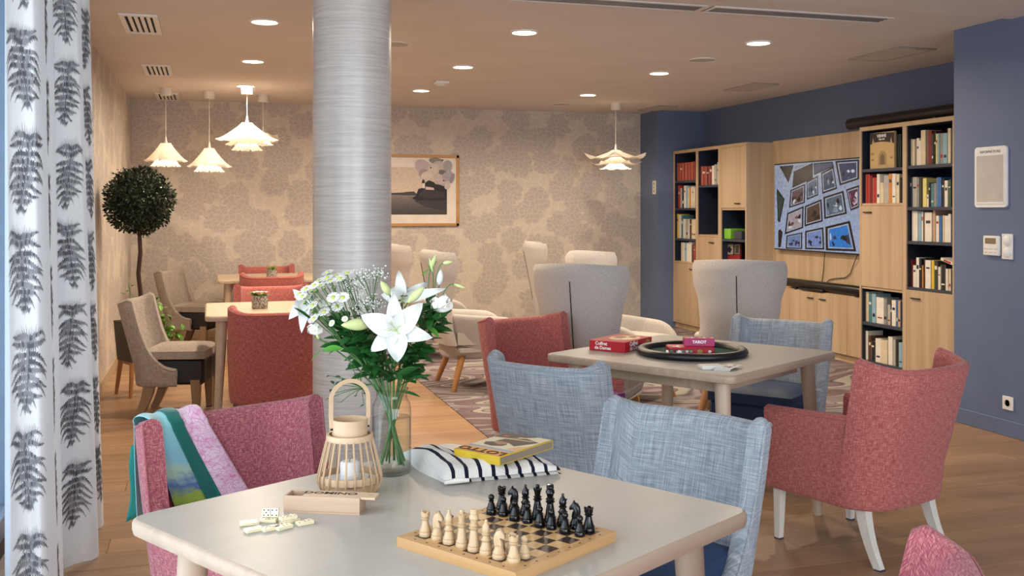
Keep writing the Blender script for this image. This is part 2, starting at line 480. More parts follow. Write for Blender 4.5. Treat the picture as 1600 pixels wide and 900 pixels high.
m_topwarm = wood('pale_beech_top', '#c9b79f', '#bba88e', 'x', .4)
m_glass = glass('clear_glass')
m_dark = M('dark_gap', '#100f10', .8)
m_print = printed('flat_print'); m_print_ink = M('black_ink', '#141210', .6); m_white_ink = M('white_ink', '#f4f1ec', .5)
m_screen = printed('lit_screen_image', .3, emit=.62, grain=.25, scale=30)

# ================================================================ THE ROOM
ZC = 2.60
WL, WB, WR, XA, XP, YP = -0.80, 11.60, 4.75, 5.75, 5.15, 11.10   # left wall, back wall, right wall, alcove wall, pillar face
def st(name, mb, m, parent=None, ang=30): return mb.build(name, m, parent, ang, 'structure' if parent is None else None)

floor = st('floor', MB().bb((WL - .2, -3.8, -.06), (6.0, 11.8, -.012)), m_gap)
pl_cache = {}
def plank(x0, x1, y0, y1):
    L = round(x1 - x0, 3); W = round(y1 - y0, 3)
    if L < .05: return
    if (L, W) not in pl_cache:
        o = MB().box((0, 0, -.006), (L - .0015, W - .0015, .012), .001).build('plank', m_plank, None, 0); pl_cache[(L, W)] = o.data
    else:
        o = bpy.data.objects.new('plank', pl_cache[(L, W)]); COL.objects.link(o)
    o.parent = floor; o.location = ((x0 + x1) / 2, (y0 + y1) / 2, 0)
rng = random.Random(3)
PW = .19; y = 1.2; row = 0
while y < WB:
    x1max = WR if y < 5.65 - .001 else 1.65
    y2 = min(y + PW, WB)
    if y < 5.65 < y2: y2 = 5.65
    x = WL; first = True
    offs = [.75, 1.55, .4, 1.15, 1.9][row % 5]
    while x < x1max - .01:
        L = offs if first else 2.0
        first = False
        xe = min(x + L, x1max)
        if x1max - xe < .12: xe = x1max
        plank(x, xe, y, y2); x = xe
    y = y2; row += 1
st('floor_front', MB().bb((WL, -3.6, -.012), (WR, 1.2, 0)), m_plank)
carpet = tag(MB().bb((1.65, 5.65, -.012), (XA, WB, .005)).build('carpet', m_carpet), 'mauve brown carpet with pale swirling lines under the wing chairs', 'carpet', kind='structure')
st('ceiling', MB().bb((WL - .2, -3.8, ZC), (6.0, 11.8, ZC + .1)), m_ceiling)
st('trim_1', MB().bb((WL, -3.6, ZC - .018), (WR, 5.10, ZC + .01), .004), m_ceiling)

YW0, YW1, ZW = -2.6, 5.04, 2.46
lw = MB().bb((WL - .15, YW1, 0), (WL, WB + .2, ZC)).bb((WL - .15, YW0, ZW), (WL, YW1, ZC)).bb((WL - .15, -3.8, 0), (WL, YW0, ZC))
st('wall_left', lw, m_wallpaper)
st('wall_back', MB().bb((WL - .15, WB, 0), (XP + .05, WB + .15, ZC)), m_wallpaper)
st('wall_pillar', MB().bb((XP, YP, 0), (XA + .25, WB + .15, ZC)), m_blue)
st('wall_alcove', MB().bb((XA, 5.4, 0), (XA + .15, YP + .05, ZC)), m_blue)
st('wall_right', MB().bb((WR, -3.8, 0), (XA + .05, 5.60, ZC)), m_blue)
rw = MB().bb((WL - .15, -3.72, 0), (-.5, -3.6, ZC)).bb((4.5, -3.72, 0), (WR, -3.6, ZC)).bb((-.5, -3.72, 2.5), (4.5, -3.6, ZC)).bb((-.5, -3.72, 0), (4.5, -3.6, .25))
st('wall_rear', rw, m_ceiling)
st('baseboard_left', MB().bb((WL, YW1 + .1, 0), (WL + .014, WB, .09), .003), m_board)
st('baseboard_back', MB().bb((WL + .014, WB - .014, 0), (XP, WB, .09), .003), m_board)
st('baseboard_right', MB().bb((WR - .012, -3.6, 0), (WR, 5.612, .10), .003).bb((WR - .012, 5.6, 0), (5.3, 5.612, .10), .003), m_blue)
st('baseboard_pillar', MB().bb((XP - .012, YP - .012, 0), (XP, WB - .014, .09), .003), m_blue)
st('trim_2', MB().bb((WL + .0, YW1 + .04, 0), (WL + .02, YW1 + .08, ZW), .003), m_white)

# side window: tall french window with mullions, wholly on the left wall
win = st('window_1', MB().bb((WL - .10, YW0, 0), (WL - .04, YW0 + .07, ZW)).bb((WL - .10, YW1 - .07, 0), (WL - .04, YW1, ZW))
         .bb((WL - .10, YW0, 0), (WL - .04, YW1, .09)).bb((WL - .10, YW0, ZW - .07), (WL - .04, YW1, ZW)), M('grey_blue_aluminium', '#8ea0b5', .4, .3))
for k in range(5):
    ya = YW0 + .07 + k * (YW1 - YW0 - .14) / 5; yb_ = YW0 + .07 + (k + 1) * (YW1 - YW0 - .14) / 5
    if k: MB().bb((WL - .10, ya - .035, .09), (WL - .04, ya + .035, ZW - .07), .004).build('mullion', win.data.materials[0], win)
    MB().bb((WL - .075, ya + (.035 if k else 0), .09), (WL - .067, yb_ - (.035 if k < 4 else 0), ZW - .07)).build('pane', m_glass, win)
w2 = st('window_2', MB().bb((-.5, -3.70, .25), (4.5, -3.64, .32)).bb((-.5, -3.70, 2.43), (4.5, -3.64, 2.5)).bb((-.5, -3.70, .32), (-.43, -3.64, 2.43)).bb((4.43, -3.70, .32), (4.5, -3.64, 2.43)), win.data.materials[0])
for k in range(3):
    xa = -.43 + k * 1.62; MB().bb((xa, -3.675, .32), (xa + 1.62, -3.667, 2.43)).build('pane', m_glass, w2)
    if k: MB().bb((xa - .03, -3.69, .32), (xa + .03, -3.65, 2.43)).build('mullion', win.data.materials[0], w2)

# column wrapped in silver grasscloth
cc = vp(-.79, 5.0)
n = 64
col = MB().lathe([(.192, 0), (.192, ZC)], n, (0, 0, 0)).build('column', m_column, None, 60, 'structure')
col.location = cc
MB().lathe([(.200, 0), (.200, .08), (.193, .085)], n).build('base_ring', m_board, col)

# ---------------------------------------------------------------- ceiling fittings
WARM = (1.0, .83, .63)
m_lens = emis('lit_downlight_lens', (1.0, .80, .58, 1), 14)
m_bulb = emis('lit_bulb', (1.0, .78, .52, 1), 3.5)
def downlight(x, y, label, power):
    t = thing('ceiling_downlight', label, 'ceiling light', (x, y, ZC), 0, 'recessed ceiling downlights')
    MB().lathe([(.098, 0), (.098, -.006), (.082, -.010), (.078, -.002)], 32, cap0=False, cap1=False).build('trim_ring', m_white, t)
    MB().lathe([(.079, -.004), (.0, -.0041)], 32, cap0=False, cap1=False).build('lens', m_lens, t)
    l = bpy.data.lights.new('downlight_lamp', 'AREA'); l.shape = 'DISK'; l.size = .15; l.energy = power; l.color = WARM; l.spread = R(165)
    o = bpy.data.objects.new('downlight_lamp', l); COL.objects.link(o); o.parent = t; o.location = (0, 0, -.014)
rowname = ['nearest of its row', 'middle of its row', 'farthest of its row']
colname = ['left of the silver column', 'between the column and the carpeted lounge', 'over the lounge before the television']
for ci, xs in enumerate((.34, 2.03, 3.76)):
    for ri, ys in enumerate(((6.59, 8.36, 10.05), (6.48, 8.19, 9.92), (6.41, 8.07, 9.8))[ci]):
        downlight(xs, ys, 'round lit downlight %s, %s' % (colname[ci], rowname[ri]), 25)
for k, (y, lb) in enumerate(((6.9, 'nearest'), (9.13, 'middle'), (11.22, 'farthest'))):
    t = thing('square_air_grille', 'white slotted ceiling grille along the wallpapered left wall, %s of three' % lb, 'air vent', (-.415, y, ZC), 0, 'white slotted ceiling grilles')
    MB().bb((-.11, -.33, -.004), (.11, .33, .0), .001).build('backing', m_dark, t)
    for s in (-1, 1):
        MB().bb((s * .098 - .016, -.335, -.012), (s * .098 + .016, .335, 0), .002).build('frame', m_white, t)
        MB().bb((-.084, s * .315 - .02, -.012), (.084, s * .315 + .02, 0), .002).build('frame', m_white, t)
    for i in range(4): MB().bb((-.063 + i * .036, -.297, -.011), (-.041 + i * .036, .297, -.002), .001).build('slat', m_white, t)
for (x, y, sx, sy, lb) in ((5.01, 6.59, .33, .62, 'before the tall bookcase beside the blue wall'), (5.04, 8.74, .27, .60, 'above the television'), (5.04, 10.87, .25, .58, 'beside the blue pillar')):
    t = thing('ceiling_grille', 'beige louvred ceiling grille %s' % lb, 'air vent', (x, y, ZC), 0, 'beige louvred ceiling grilles')
    m_g = W_.setdefault('grille', M('beige_grille', '#b8aea2', .5, c2='#b0a69a', sc=9))
    MB().bb((-sx / 2, -sy / 2, -.003), (sx / 2, sy / 2, 0)).build('backing', m_shelf, t)
    for s in (-1, 1):
        MB().bb((s * (sx / 2 - .015) - .015, -sy / 2, -.009), (s * (sx / 2 - .015) + .015, sy / 2, 0), .002).build('frame', m_g, t)
        MB().bb((-sx / 2 + .03, s * (sy / 2 - .015) - .015, -.009), (sx / 2 - .03, s * (sy / 2 - .015) + .015, 0), .002).build('frame', m_g, t)
    for i in range(5):
        xx = -sx / 2 + .03 + (i + .5) * (sx - .06) / 5
        MB().box((xx, 0, -.005), (.03, sy - .06, .004), .001, Matrix.Rotation(R(25), 4, 'Y')).build('slat', m_g, t)
for (x0, x1, lb) in ((1.3, 2.80, 'left'), (2.84, 4.08, 'right')):
    t = thing('slot_diffuser', 'long grey linear slot diffuser across the ceiling, the %s of two' % lb, 'air vent', ((x0 + x1) / 2, 5.42, ZC))
    L = x1 - x0
    MB().bb((-L / 2, -.085, -.003), (L / 2, .085, 0)).build('backing', W_.setdefault('slotback', M('slot_shadow_grey', '#5d5853', .8)), t)
    for s in (-1, 1): MB().bb((-L / 2, s * .08 - .012, -.009), (L / 2, s * .08 + .012, 0), .002).build('frame', m_ceiling, t)
    for s in (-1, 0, 1): MB().bb((-L / 2, s * .038 - .010, -.008), (L / 2, s * .038 + .010, -.001), .002).build('slat', W_.setdefault('al', M('grey_aluminium', '#8d8a88', .4, .4)), t)
    for s in (-1, 1): MB().bb((s * (L / 2 - .01) - .01, -.068, -.009), (s * (L / 2 - .01) + .01, .068, 0), .002).build('end_cap', m_ceiling, t)
for (x, y, lb) in ((3.755, 7.26, 'before the first lounge downlight'), (3.79, 10.72, 'near the back wall over the lounge'), (1.28, 7.2, 'just right of the silver column')):
    t = thing('ceiling_speaker', 'flat round pale disc on the ceiling %s' % lb, 'speaker', (x, y, ZC), 0, 'flat ceiling discs')
    MB().lathe([(.112, 0), (.112, -.006), (.105, -.010), (.10, -.007)], 32, cap0=False, cap1=False).build('rim', m_offwhite, t)
    MB().lathe([(.101, -.006), (.0, -.0075)], 32, cap0=False, cap1=False).build('grille', W_['grille'], t)
t = thing('smoke_detector', 'small square white smoke detector on the ceiling between downlights', 'smoke detector', (2.07, 9.18, ZC))
MB().box((0, 0, -.012), (.13, .13, .024), .006).build('body', m_white, t)
MB().lathe([(.045, -.045), (.052, -.024)], 20, cap1=False).build('sensor', m_offwhite, t)

# ---------------------------------------------------------------- pendant lamps
m_petal = translucent('white_petal_shade', '#f6efe4', .55)
m_cord = M('white_cord', '#e6dfd4', .5)
def petal_ring(mb, n, r0, z0, r1, z1, bulge, width, curl, ph=0.0, tipw=.45):
    """n overlapping rounded petals from radius r0 at z0 out and down to r1 at z1, tips curling up"""
    for k in range(n):
        a = 2 * math.pi * k / n + ph
        def f(u, v, a=a):
            e = 2 * u - 1
            r = r0 + (r1 - r0) * v
            z = z0 + (z1 - z0) * v ** bulge + curl * max(0, (v - .55) / .45) ** 2
            w = width * (math.pi / n) * (1 - (1 - tipw) * max(0, (v - .5) / .5) ** 2.2)
            th = a + e * w
            r -= (r1 - r0) * .16 * e * e * max(0, v - .55) / .45          # rounded tip
            z += .035 * (r1 - r0) * (1 - e * e) * v * 2                    # each petal arched across
            return (r * math.cos(th), r * math.sin(th), z)
        mb.grid(f, 6, 12)
def pendant(loc, label, drop, D, kind, power, hf=.98):
    """loc: ceiling point; drop: ceiling to top of shade; D: shade diameter"""
    t = thing('pendant_lamp', label, 'pendant lamp', loc)
    MB().lathe([(.050, -.075), (.054, -.070), (.054, 0)], 24).build('canopy', m_cord, t)
    MB().tube([(0, 0, -.07), (0, 0, -drop + .07)], .0028, 6).build('cord', m_cord, t)
    MB().lathe([(.006, -drop + .07), (.012, -drop + .03), (.022, -drop - .02), (.026, -drop - .05)][::-1], 16).build('lamp_holder', m_cord, t)
    r = D / 2
    MB().lathe([(.051, -drop - .002), (.051, -drop + .002), (.014, -drop + .006)], 24).build('glow_stop_cap', m_petal, t, 40)  # disc added over the open shade top to keep light off the canopy
    if kind == 'bell':
        h = r * hf
        mb = MB(); petal_ring(mb, 8, .050, -drop, r, -drop - h, .86, 1.08, .022, 0, .72); mb.build('outer_shade', m_petal, t, 60)
        mb = MB(); petal_ring(mb, 8, .055, -drop - h * .5, r * .72, -drop - h - .035, .9, 1.02, .012, .39, .7); mb.build('inner_shade', m_petal, t, 60)
        if hf < .9: mb = MB(); petal_ring(mb, 8, .05, -drop - h * .7, r * .5, -drop - h - .085, .9, 1.02, .012, .1, .7); mb.build('core_shade', m_petal, t, 60)
        zb = -drop - h * .6
    else:
        mb = MB(); petal_ring(mb, 6, .045, -drop, r, -drop - .36 * r, .85, 1.04, .20 * r, .1, .22); mb.build('outer_shade', m_petal, t, 60)
        mb = MB(); petal_ring(mb, 6, .06, -drop - .20 * r, r * .76, -drop - .52 * r, .85, 1.04, .16 * r, .62, .22); mb.build('middle_shade', m_petal, t, 60)
        mb = MB(); petal_ring(mb, 8, .06, -drop - .36 * r, r * .50, -drop - .60 * r, .85, 1.04, .06 * r, .3, .5); mb.build('inner_shade', m_petal, t, 60)
        zb = -drop - .40 * r
    MB().lathe([(.004, -.045), (.030, -.03), (.036, 0), (.028, .025), (.016, .05)], 16, (0, 0, zb)).build('bulb', m_bulb, t)
    l = bpy.data.lights.new('pendant_glow', 'POINT'); l.energy = power; l.color = WARM; l.shadow_soft_size = .05
    o = bpy.data.objects.new('pendant_glow', l); COL.objects.link(o); o.parent = t; o.location = (0, 0, zb - .06)
def pend(u, vtop, Y, D, kind, label, power=3.2, hf=.98):
    p = px(u, vtop, Y=Y); pendant((p.x, p.y, ZC), label, ZC - p.z, D, kind, power, hf)
pend(259, 224, 9.9, .42, 'bell', 'small white bell-shaped petal pendant, farthest left, above the topiary ball')
pend(327, 232, 10.2, .44, 'bell', 'white bell-shaped petal pendant hanging lowest of the left cluster')
pend(386, 192, 9.8, .60, 'bell', 'large white flared petal pendant, highest of the left cluster', 2.6, .66)
pend(411, 208, 10.5, .46, 'wide', 'white flared petal pendant partly hidden behind the largest shade of the cluster')
pend(962, 235, 11.3, .78, 'wide', 'wide white layered petal pendant alone beside the blue pillar', 8)

# ================================================================ BOOKCASES AND MEDIA WALL  (front plane XF, backs against the alcove wall)
XF = 5.35; XBK = XA - .006; T = .022
def front_door(parent, y0, y1, z0, z1, hy, hz, xf=XF, hw=.11):
    d = MB().bb((xf, y0 + .002, z0 + .002), (xf + .02, y1 - .002, z1 - .002), .001).build('door', m_oak, parent)
    h = MB().bb((xf - .018, hy - hw / 2, hz - .005), (xf - .010, hy + hw / 2, hz + .005), .002)
    for s in (-1, 1): h.bb((xf - .012, hy + s * (hw / 2 - .012) - .004, hz - .004), (xf + .002, hy + s * (hw / 2 - .012) + .004, hz + .004))
    h.build('handle', m_blackmetal, d); return d
def carcass(t, y0, y1, divs, ztop):
    MB().bb((XF, y0, 0.07), (XBK, y0 + T, ztop), .001).build('side_panel', m_oak, t)
    MB().bb((XF, y1 - T, 0.07), (XBK, y1, ztop), .001).build('side_panel', m_oak, t)
    MB().bb((XF, y0 + T, ztop - .035), (XBK, y1 - T, ztop), .001).build('top_panel', m_oakside, t)
    MB().bb((XF + .03, y0, 0), (XBK, y1, .07), .001).build('plinth', m_oakside, t)
    MB().bb((XF, y0 + T, .07), (XBK, y1 - T, .09), .001).build('bottom_panel', m_oakside, t)
    MB().bb((XBK - .012, y0 + T, .09), (XBK, y1 - T, ztop - .035)).build('back_panel', m_navy, t)
    for a, b in divs: MB().bb((XF, a, .09), (XBK - .012, b, ztop - .035), .001).build('divider', m_oak, t)
def lining(t, y0, y1, z0, z1):
    """navy lined open niche"""
    e = .003
    for s in (0, 1):
        yy = y0 + e / 2 if s == 0 else y1 - e / 2
        MB().bb((XF + .012, yy - e / 2, z0), (XBK - .012, yy + e / 2, z1)).build('niche_lining', m_navy, t)
    MB().bb((XF + .012, y0, z1 - e), (XBK - .012, y1, z1)).build('niche_lining', m_navy, t)
def shelf(t, y0, y1, z, th=.026, m=None):
    MB().bb((XF + .010, y0 + .003, z - th), (XBK - .012, y1 - .003, z), .001).build('shelf', m or m_shelf, t)

t = thing('bookcase', 'pale oak bookcase of three columns beside the blue pillar', 'bookcase')
LB = t; Y0, Y1 = 9.364, 11.09
carcass(t, Y0, Y1, [(9.90, 9.97), (10.455, 10.50)], 2.112)
c1, c2, c3 = (10.50, Y1 - T), (9.97, 10.455), (Y0 + T, 9.90)
lining(t, *c1, .80, 2.077); lining(t, *c2, 1.128, 2.077); lining(t, *c3, .80, 1.405)
for z in (1.753, 1.430, 1.070): shelf(t, *c1, z)
shelf(t, *c1, .800, .02, m_oakside); shelf(t, *c2, 1.687); shelf(t, *c2, 1.128, .02, m_oakside)
shelf(t, *c3, 1.093); shelf(t, *c3, .80, .02, m_oakside); shelf(t, *c3, 1.425, .02, m_oakside)
front_door(t, *c1, .09, .78, c1[0] + .09, .72); front_door(t, *c2, .09, 1.108, c2[0] + .14, 1.045)
front_door(t, *c3, 1.425, 2.077, c3[0] + .15, 1.475); front_door(t, *c3, .09, .78, c3[0] + .12, .72)

t = thing('bookcase', 'pale oak bookcase of two columns between television and blue wall', 'bookcase')
Y0, Y1 = 6.302, 7.456
carcass(t, Y0, Y1, [(6.848, 6.895)], 2.112)
d1, d2 = (6.895, Y1 - T), (Y0 + T, 6.848)
lining(t, *d1, 1.462, 2.077); lining(t, *d1, .09, .735); lining(t, *d2, .790, 2.077)
shelf(t, *d1, 1.752); shelf(t, *d1, 1.462, .02, m_oakside); shelf(t, *d1, .755, .02, m_oakside); shelf(t, *d1, .452); shelf(t, *d1, .125)
for z in (1.758, 1.428, 1.158): shelf(t, *d2, z)
shelf(t, *d2, .79, .02, m_shelf)
front_door(t, *d1, .755, 1.442, d1[1] - .10, 1.385); front_door(t, *d2, .09, .77, d2[1] - .12, .705)

t = thing('media_wall_unit', 'pale oak wall panel with low cupboards behind the television', 'cabinet')
M0, M1 = 7.458, 9.362; XM = 5.66
MB().bb((XM, M0, .62), (XBK, M1, 2.125), .001).build('back_panel', m_oak, t)
MB().bb((XM - .05, M0, .07), (XBK, M1, .62), .001).build('carcass', m_oakside, t)
MB().bb((XM - .03, M0, 0), (XBK, M1, .07)).build('plinth', m_oakside, t)
mid = px(1276.5, 474, x=5.59).y
dw = .479
for k, (a, b, hy) in enumerate(((mid - 2 * dw - .09, mid - dw, -1), (mid - dw, mid, 1), (mid, mid + dw, -1), (mid + dw, M1, 1))):
    a = max(a, M0); hh = (b - .10) if hy > 0 else (a + .10)
    front_door(t, a, b, .075, .615, hh, .555, XM - .07, .10)

# rolled projection screen on top of the right bookcase
t = tag(MB().tube([(5.46, 5.9, 2.165), (5.46, 7.74, 2.165)], .052, 24).build('screen_case', m_blackmetal), 'long black tubular projection screen case lying along the bookcase top', 'projector screen')
for y in (6.6, 7.3): MB().bb((5.41, y - .02, 2.112), (5.51, y + .02, 2.13)).build('bracket', m_blackmetal, t)
t['category'] = 'projector screen'

# ---------------------------------------------------------------- television
XT = 5.60
def onx(pts, x, ox, oy, sc):
    return [px(ox + p[0] / sc, oy + p[1] / sc, x=x) for p in pts]
def layered(polys, x, ox, oy, sc, axis='x', step=.0004):
    """flat printed picture: stacked coloured polygons in crop-pixel units laid on a plane"""
    mb = MB(); cols = []
    for k, (pts, c) in enumerate(polys):
        pl = x - step * (k + 1)
        q = [px(ox + p[0] / sc, oy + p[1] / sc, **{axis: pl}) for p in pts]
        n = (q[1] - q[0]).cross(q[2] - q[0])
        tow = Vector((-1, 0, 0)) if axis == 'x' else Vector((0, -1, 0))
        if n.dot(tow) < 0: q.reverse()
        mb.poly(q); cols.append(lin(c))
    return mb, cols
TY0, TY1, TZ0, TZ1 = 7.665, 9.235, 1.0, 1.88
t = thing('television', 'wide black television showing a wall of framed photos', 'television')
MB().bb((XT, TY0, TZ0), (XT + .03, TY1, TZ1), .004).build('casing', m_black, t)
MB().bb((XT + .03, 8.2, 1.2), (XM + .001, 8.7, 1.7)).build('wall_mount', m_black, t)
def quad_inset(q, f):
    cx = sum(p[0] for p in q) / len(q); cy = sum(p[1] for p in q) / len(q)
    return [(cx + (p[0] - cx) * f, cy + (p[1] - cy) * f) for p in q]
# screen ground fills the whole panel
gy = lambda y, z: (y, z)
scr = MB(); cols = []
rows = 8
for k in range(rows):
    z0 = TZ0 + .012 + (TZ1 - TZ0 - .024) * k / rows; z1 = TZ0 + .012 + (TZ1 - TZ0 - .024) * (k + 1) / rows
    f = k / (rows - 1); c = tuple(a * f + b * (1 - f) for a, b in zip((.36, .40, .52), (.40, .48, .68)))
    scr.poly([(XT - .0004, TY1 - .008, z0), (XT - .0004, TY0 + .008, z0), (XT - .0004, TY0 + .008, z1), (XT - .0004, TY1 - .008, z1)]); cols.append((*c, 1))
scr.build('screen', m_screen, t, 0, None, cols)
FR = [([(175, 335), (292, 285), (288, 435), (165, 475)], '#6a4f52', '#3a2b30'), ([(302, 268), (390, 222), (393, 375), (303, 412)], '#596a80', '#2c3440'),
      ([(415, 200), (512, 150), (540, 325), (425, 365)], '#3d4a63', '#8a97b0'), ([(525, 108), (712, 95), (712, 250), (560, 300)], '#3d4260', '#6c7390'),
      ([(150, 515), (278, 460), (275, 632), (130, 682)], '#b3a0a4', '#6d4a4a'), ([(288, 460), (418, 405), (428, 580), (285, 620)], '#5a4136', '#2f2420'),
      ([(432, 390), (590, 340), (617, 520), (440, 562)], '#5b6a78', '#8c9aa8'), ([(610, 330), (712, 296), (712, 470), (645, 497)], '#5d2f40', '#a4527a'),
      ([(145, 690), (268, 665), (267, 795), (138, 792)], '#7688b8', '#2a3048'), ([(290, 655), (432, 625), (440, 800), (290, 797)], '#7f92c8', '#1d2440'),
      ([(448, 622), (640, 575), (690, 815), (452, 806)], '#2f83d8', '#3c3748')]
rg = random.Random(5)
for q, ca, cb in FR:
    mb, cs = layered([(q, '#1e1416'), (quad_inset(q, .84), '#a9b2c4'), (quad_inset(q, .74), ca)], XT - .0008, 1200, 230, 5)
    qi = quad_inset(q, .72)
    for k in range(9):            # figures and shapes inside the shown photo
        a, b = rg.random(), rg.random() * .62 + .34
        w, h = .07 + rg.random() * .13, .08 + rg.random() * .22
        def bl(s, v): 
            s = min(max(s, .02), .98); v = min(max(v, .02), .98)
            tp = [qi[0][i] + (qi[1][i] - qi[0][i]) * s for i in (0, 1)]; bt = [qi[3][i] + (qi[2][i] - qi[3][i]) * s for i in (0, 1)]
            return (tp[0] + (bt[0] - tp[0]) * v, tp[1] + (bt[1] - tp[1]) * v)
        pts = [bl(a - w, b), bl(a - w * .4, b - h * .8), bl(a + w * .5, b - h), bl(a + w, b + h * .2), bl(a + w * .2, b + h * .7)]
        m2, c2_ = layered([(pts, rg.choice([cb, cb, ca, '#d8dbe4', '#16151c']))], XT - .0022 - .0001 * k, 1200, 230, 5)
        b0 = len(mb.v); mb.v += m2.v; mb.f += [[i + b0 for i in f] for f in m2.f]; mb.uv += [None]; mb.mi += [0]; cs += c2_
    mb.build('shown_photo', m_screen, t, 0, None, cs)
mb, cs = layered([([(355, 125), (505, 112), (515, 150), (360, 218)], '#2c2a34'), ([(368, 135), (500, 122), (505, 145), (370, 200)], '#47516b'),
                  ([(200, 190), (350, 122), (350, 245), (190, 318)], '#1d1716'), ([(90, 150), (200, 140), (160, 280)], '#2b2624'), ([(205, 178), (212, 146), (318, 128)], '#8d9096'),
                  ([(68, 320), (130, 405), (92, 590), (76, 575)], '#1b1c1b'), ([(76, 345), (120, 410), (90, 560), (80, 550)], '#3a4a40'),
                  ([(80, 650), (95, 640), (115, 662), (100, 780), (80, 785)], '#2a2326')], XT - .0008, 1200, 230, 5)
mb.build('shown_photo', m_screen, t, 0, None, cs)
tx_ = MB().tube([px(1289, 390, x=XT + .02), px(1287, 420, x=XM - .012), px(1283.5, 446, x=XM - .01)], .004, 6).build('power_cable', m_black, t)
MB().tube([px(1340, 397, x=XT + .02), px(1333, 415, x=XM - .012), px(1329, 427, x=XM - .011), px(1321, 434, x=XM - .011), px(1306, 435, x=XM - .011), px(1296, 437, x=XM - .011), px(1287, 446, x=XM - .011)], .004, 6).build('signal_cable', m_black, t)

t = thing('soundbar', 'black cylindrical soundbar lying on the cupboard ledge below the television', 'speaker')
zs = .678
MB().tube([(5.615, 7.66, zs), (5.615, 7.68, zs), (5.615, 9.0, zs), (5.615, 9.02, zs)], [.035, .043, .043, .035], 20).build('body', m_black, t)
MB().bb((5.575, 8.35, .621), (5.655, 8.75, zs - .03), .006).build('foot', m_black, t)
for yy in (7.85, 8.85): MB().bb((5.59, yy - .03, .621), (5.645, yy + .03, zs - .03), .004).build('foot', m_black, t)

# ---------------------------------------------------------------- books
m_pages = M('paper_pages', '#e7dfcd', .8, c2='#ddd4c0', sc=60)
bookmats = {}
def bmat(c):
    if c not in bookmats: bookmats[c] = M('book_cover_%d' % len(bookmats), c, .5, c2=tuple(list(x * .86 for x in lin(c)[:3]) + [1]), sc=14)
    return bookmats[c]
ORD = ['first', 'second', 'third', 'fourth', 'fifth', 'sixth', 'seventh', 'eighth', 'ninth', 'tenth', 'eleventh', 'twelfth', 'thirteenth', 'fourteenth', 'fifteenth', 'sixteenth', 'seventeenth', 'eighteenth']
CN = {'w': ('#ece6da', 'white'), 'c': ('#dfcfae', 'cream'), 'y': ('#e3c22f', 'yellow'), 'Y': ('#e8dc86', 'pale yellow'), 'r': ('#b3302a', 'red'), 'R': ('#7c1f24', 'dark red'), 'o': ('#d08a3c', 'orange'),
      'b': ('#3a70b0', 'blue'), 'B': ('#23324f', 'navy'), 'l': ('#8fb6c6', 'pale blue'), 't': ('#4f8288', 'teal'), 'g': ('#8f928e', 'grey'), 'k': ('#1f2022', 'black'), 'd': ('#3a3d30', 'dark olive'),
      'n': ('#5a3a28', 'brown'), 'G': ('#3f5a45', 'green'), 's': ('#b5b2aa', 'silver grey'), 'e': ('#a6402f', 'brick red'), 'p': ('#c9a58a', 'tan')}
def book_row(ox, oy, sc, items, zbase, where, group, xf=5.39, depth=.15):
    """items: (u0, u1, vtop, colour) in crop pixels, left to right"""
    for k, (a, b, tp, c) in enumerate(items):
        pa = px(ox + a / sc, oy + tp / sc, x=xf); pb = px(ox + b / sc, oy + tp / sc, x=xf)
        y1, y0 = pa.y - .0008, pb.y + .0008; h = max(.09, (pa.z + pb.z) / 2 - zbase)
        w = y1 - y0; dx = xf + random.uniform(0, .006)
        hexc, cname = CN[c]
        mb = MB()
        cov = min(.0022, w * .18)
        # case: two boards and a rounded spine, page block set in at the top
        mb.bb((0, -w / 2, 0), (depth, -w / 2 + cov, h)); mb.bb((0, w / 2 - cov, 0), (depth, w / 2, h))
        mb.grid(lambda u, v: (cov * (1 - 1.6 * math.sin(math.pi * u)), -w / 2 + w * u, h * v), 4, 1, flip=True)
        mb.bb((cov * .6, -w / 2 + cov, .003), (depth - .004, w / 2 - cov, h - .004), 0, 1)
        o = mb.build('book', [bmat(hexc), m_pages], None, 50)
        o.location = (dx, (y0 + y1) / 2, zbase)
        adj = 'wide ' if w > .034 else ('slim ' if w < .02 else '')
        tag(o, '%s%s book, %s from left, %s' % (adj, cname, ORD[k], where), 'book', group)
        if w > .012 and random.random() < .5:
            dark = sum(lin(hexc)[:3]) < .75
            zz = h * random.choice([.62, .7, .2]); hh = h * random.uniform(.04, .13)
            MB().bb((-.0018, -w * .30, zz), (cov * .2, w * .30, zz + hh)).build('spine_title', m_pages if dark else random.choice([m_shelf, m_navy, bmat('#b3302a')]), o)
RT = (1340, 170, 7.5); RM = (1340, 280, 7.5); RBm = (1340, 400, 7.5); LT = (1040, 210, 6.667); LMm = (1050, 310, 8.185)
book_row(*RT, [(597, 627, 355, 'w'), (634, 669, 360, 'c'), (685, 713, 345, 'w'), (713, 740, 372, 'w'), (741, 795, 250, 'c'), (813, 860, 258, 'R'), (862, 886, 292, 'd'), (888, 914, 270, 'k'), (916, 934, 292, 'Y'), (935, 957, 288, 'l'), (959, 1000, 285, 'g'), (1001, 1050, 285, 'l'), (1052, 1088, 228, 'c')],
         1.758, 'top shelf, right column, bookcase by blue wall', 'books on the top right shelf')
book_row(*RM, [(577, 602, -30, 'w'), (603, 636, -20, 'B'), (637, 690, -25, 's'), (691, 720, -15, 'g'), (722, 752, -10, 'd'), (757, 802, -12, 'Y'), (810, 830, 180, 'w'), (831, 852, 40, 'k'), (854, 888, 50, 't'), (889, 920, 45, 'g'), (922, 976, -22, 'b'), (978, 1010, -5, 'k'), (1013, 1052, 15, 'w'), (1054, 1090, 5, 'G')],
         1.428, 'second shelf, right column, bookcase by blue wall', 'books on the second right shelf')
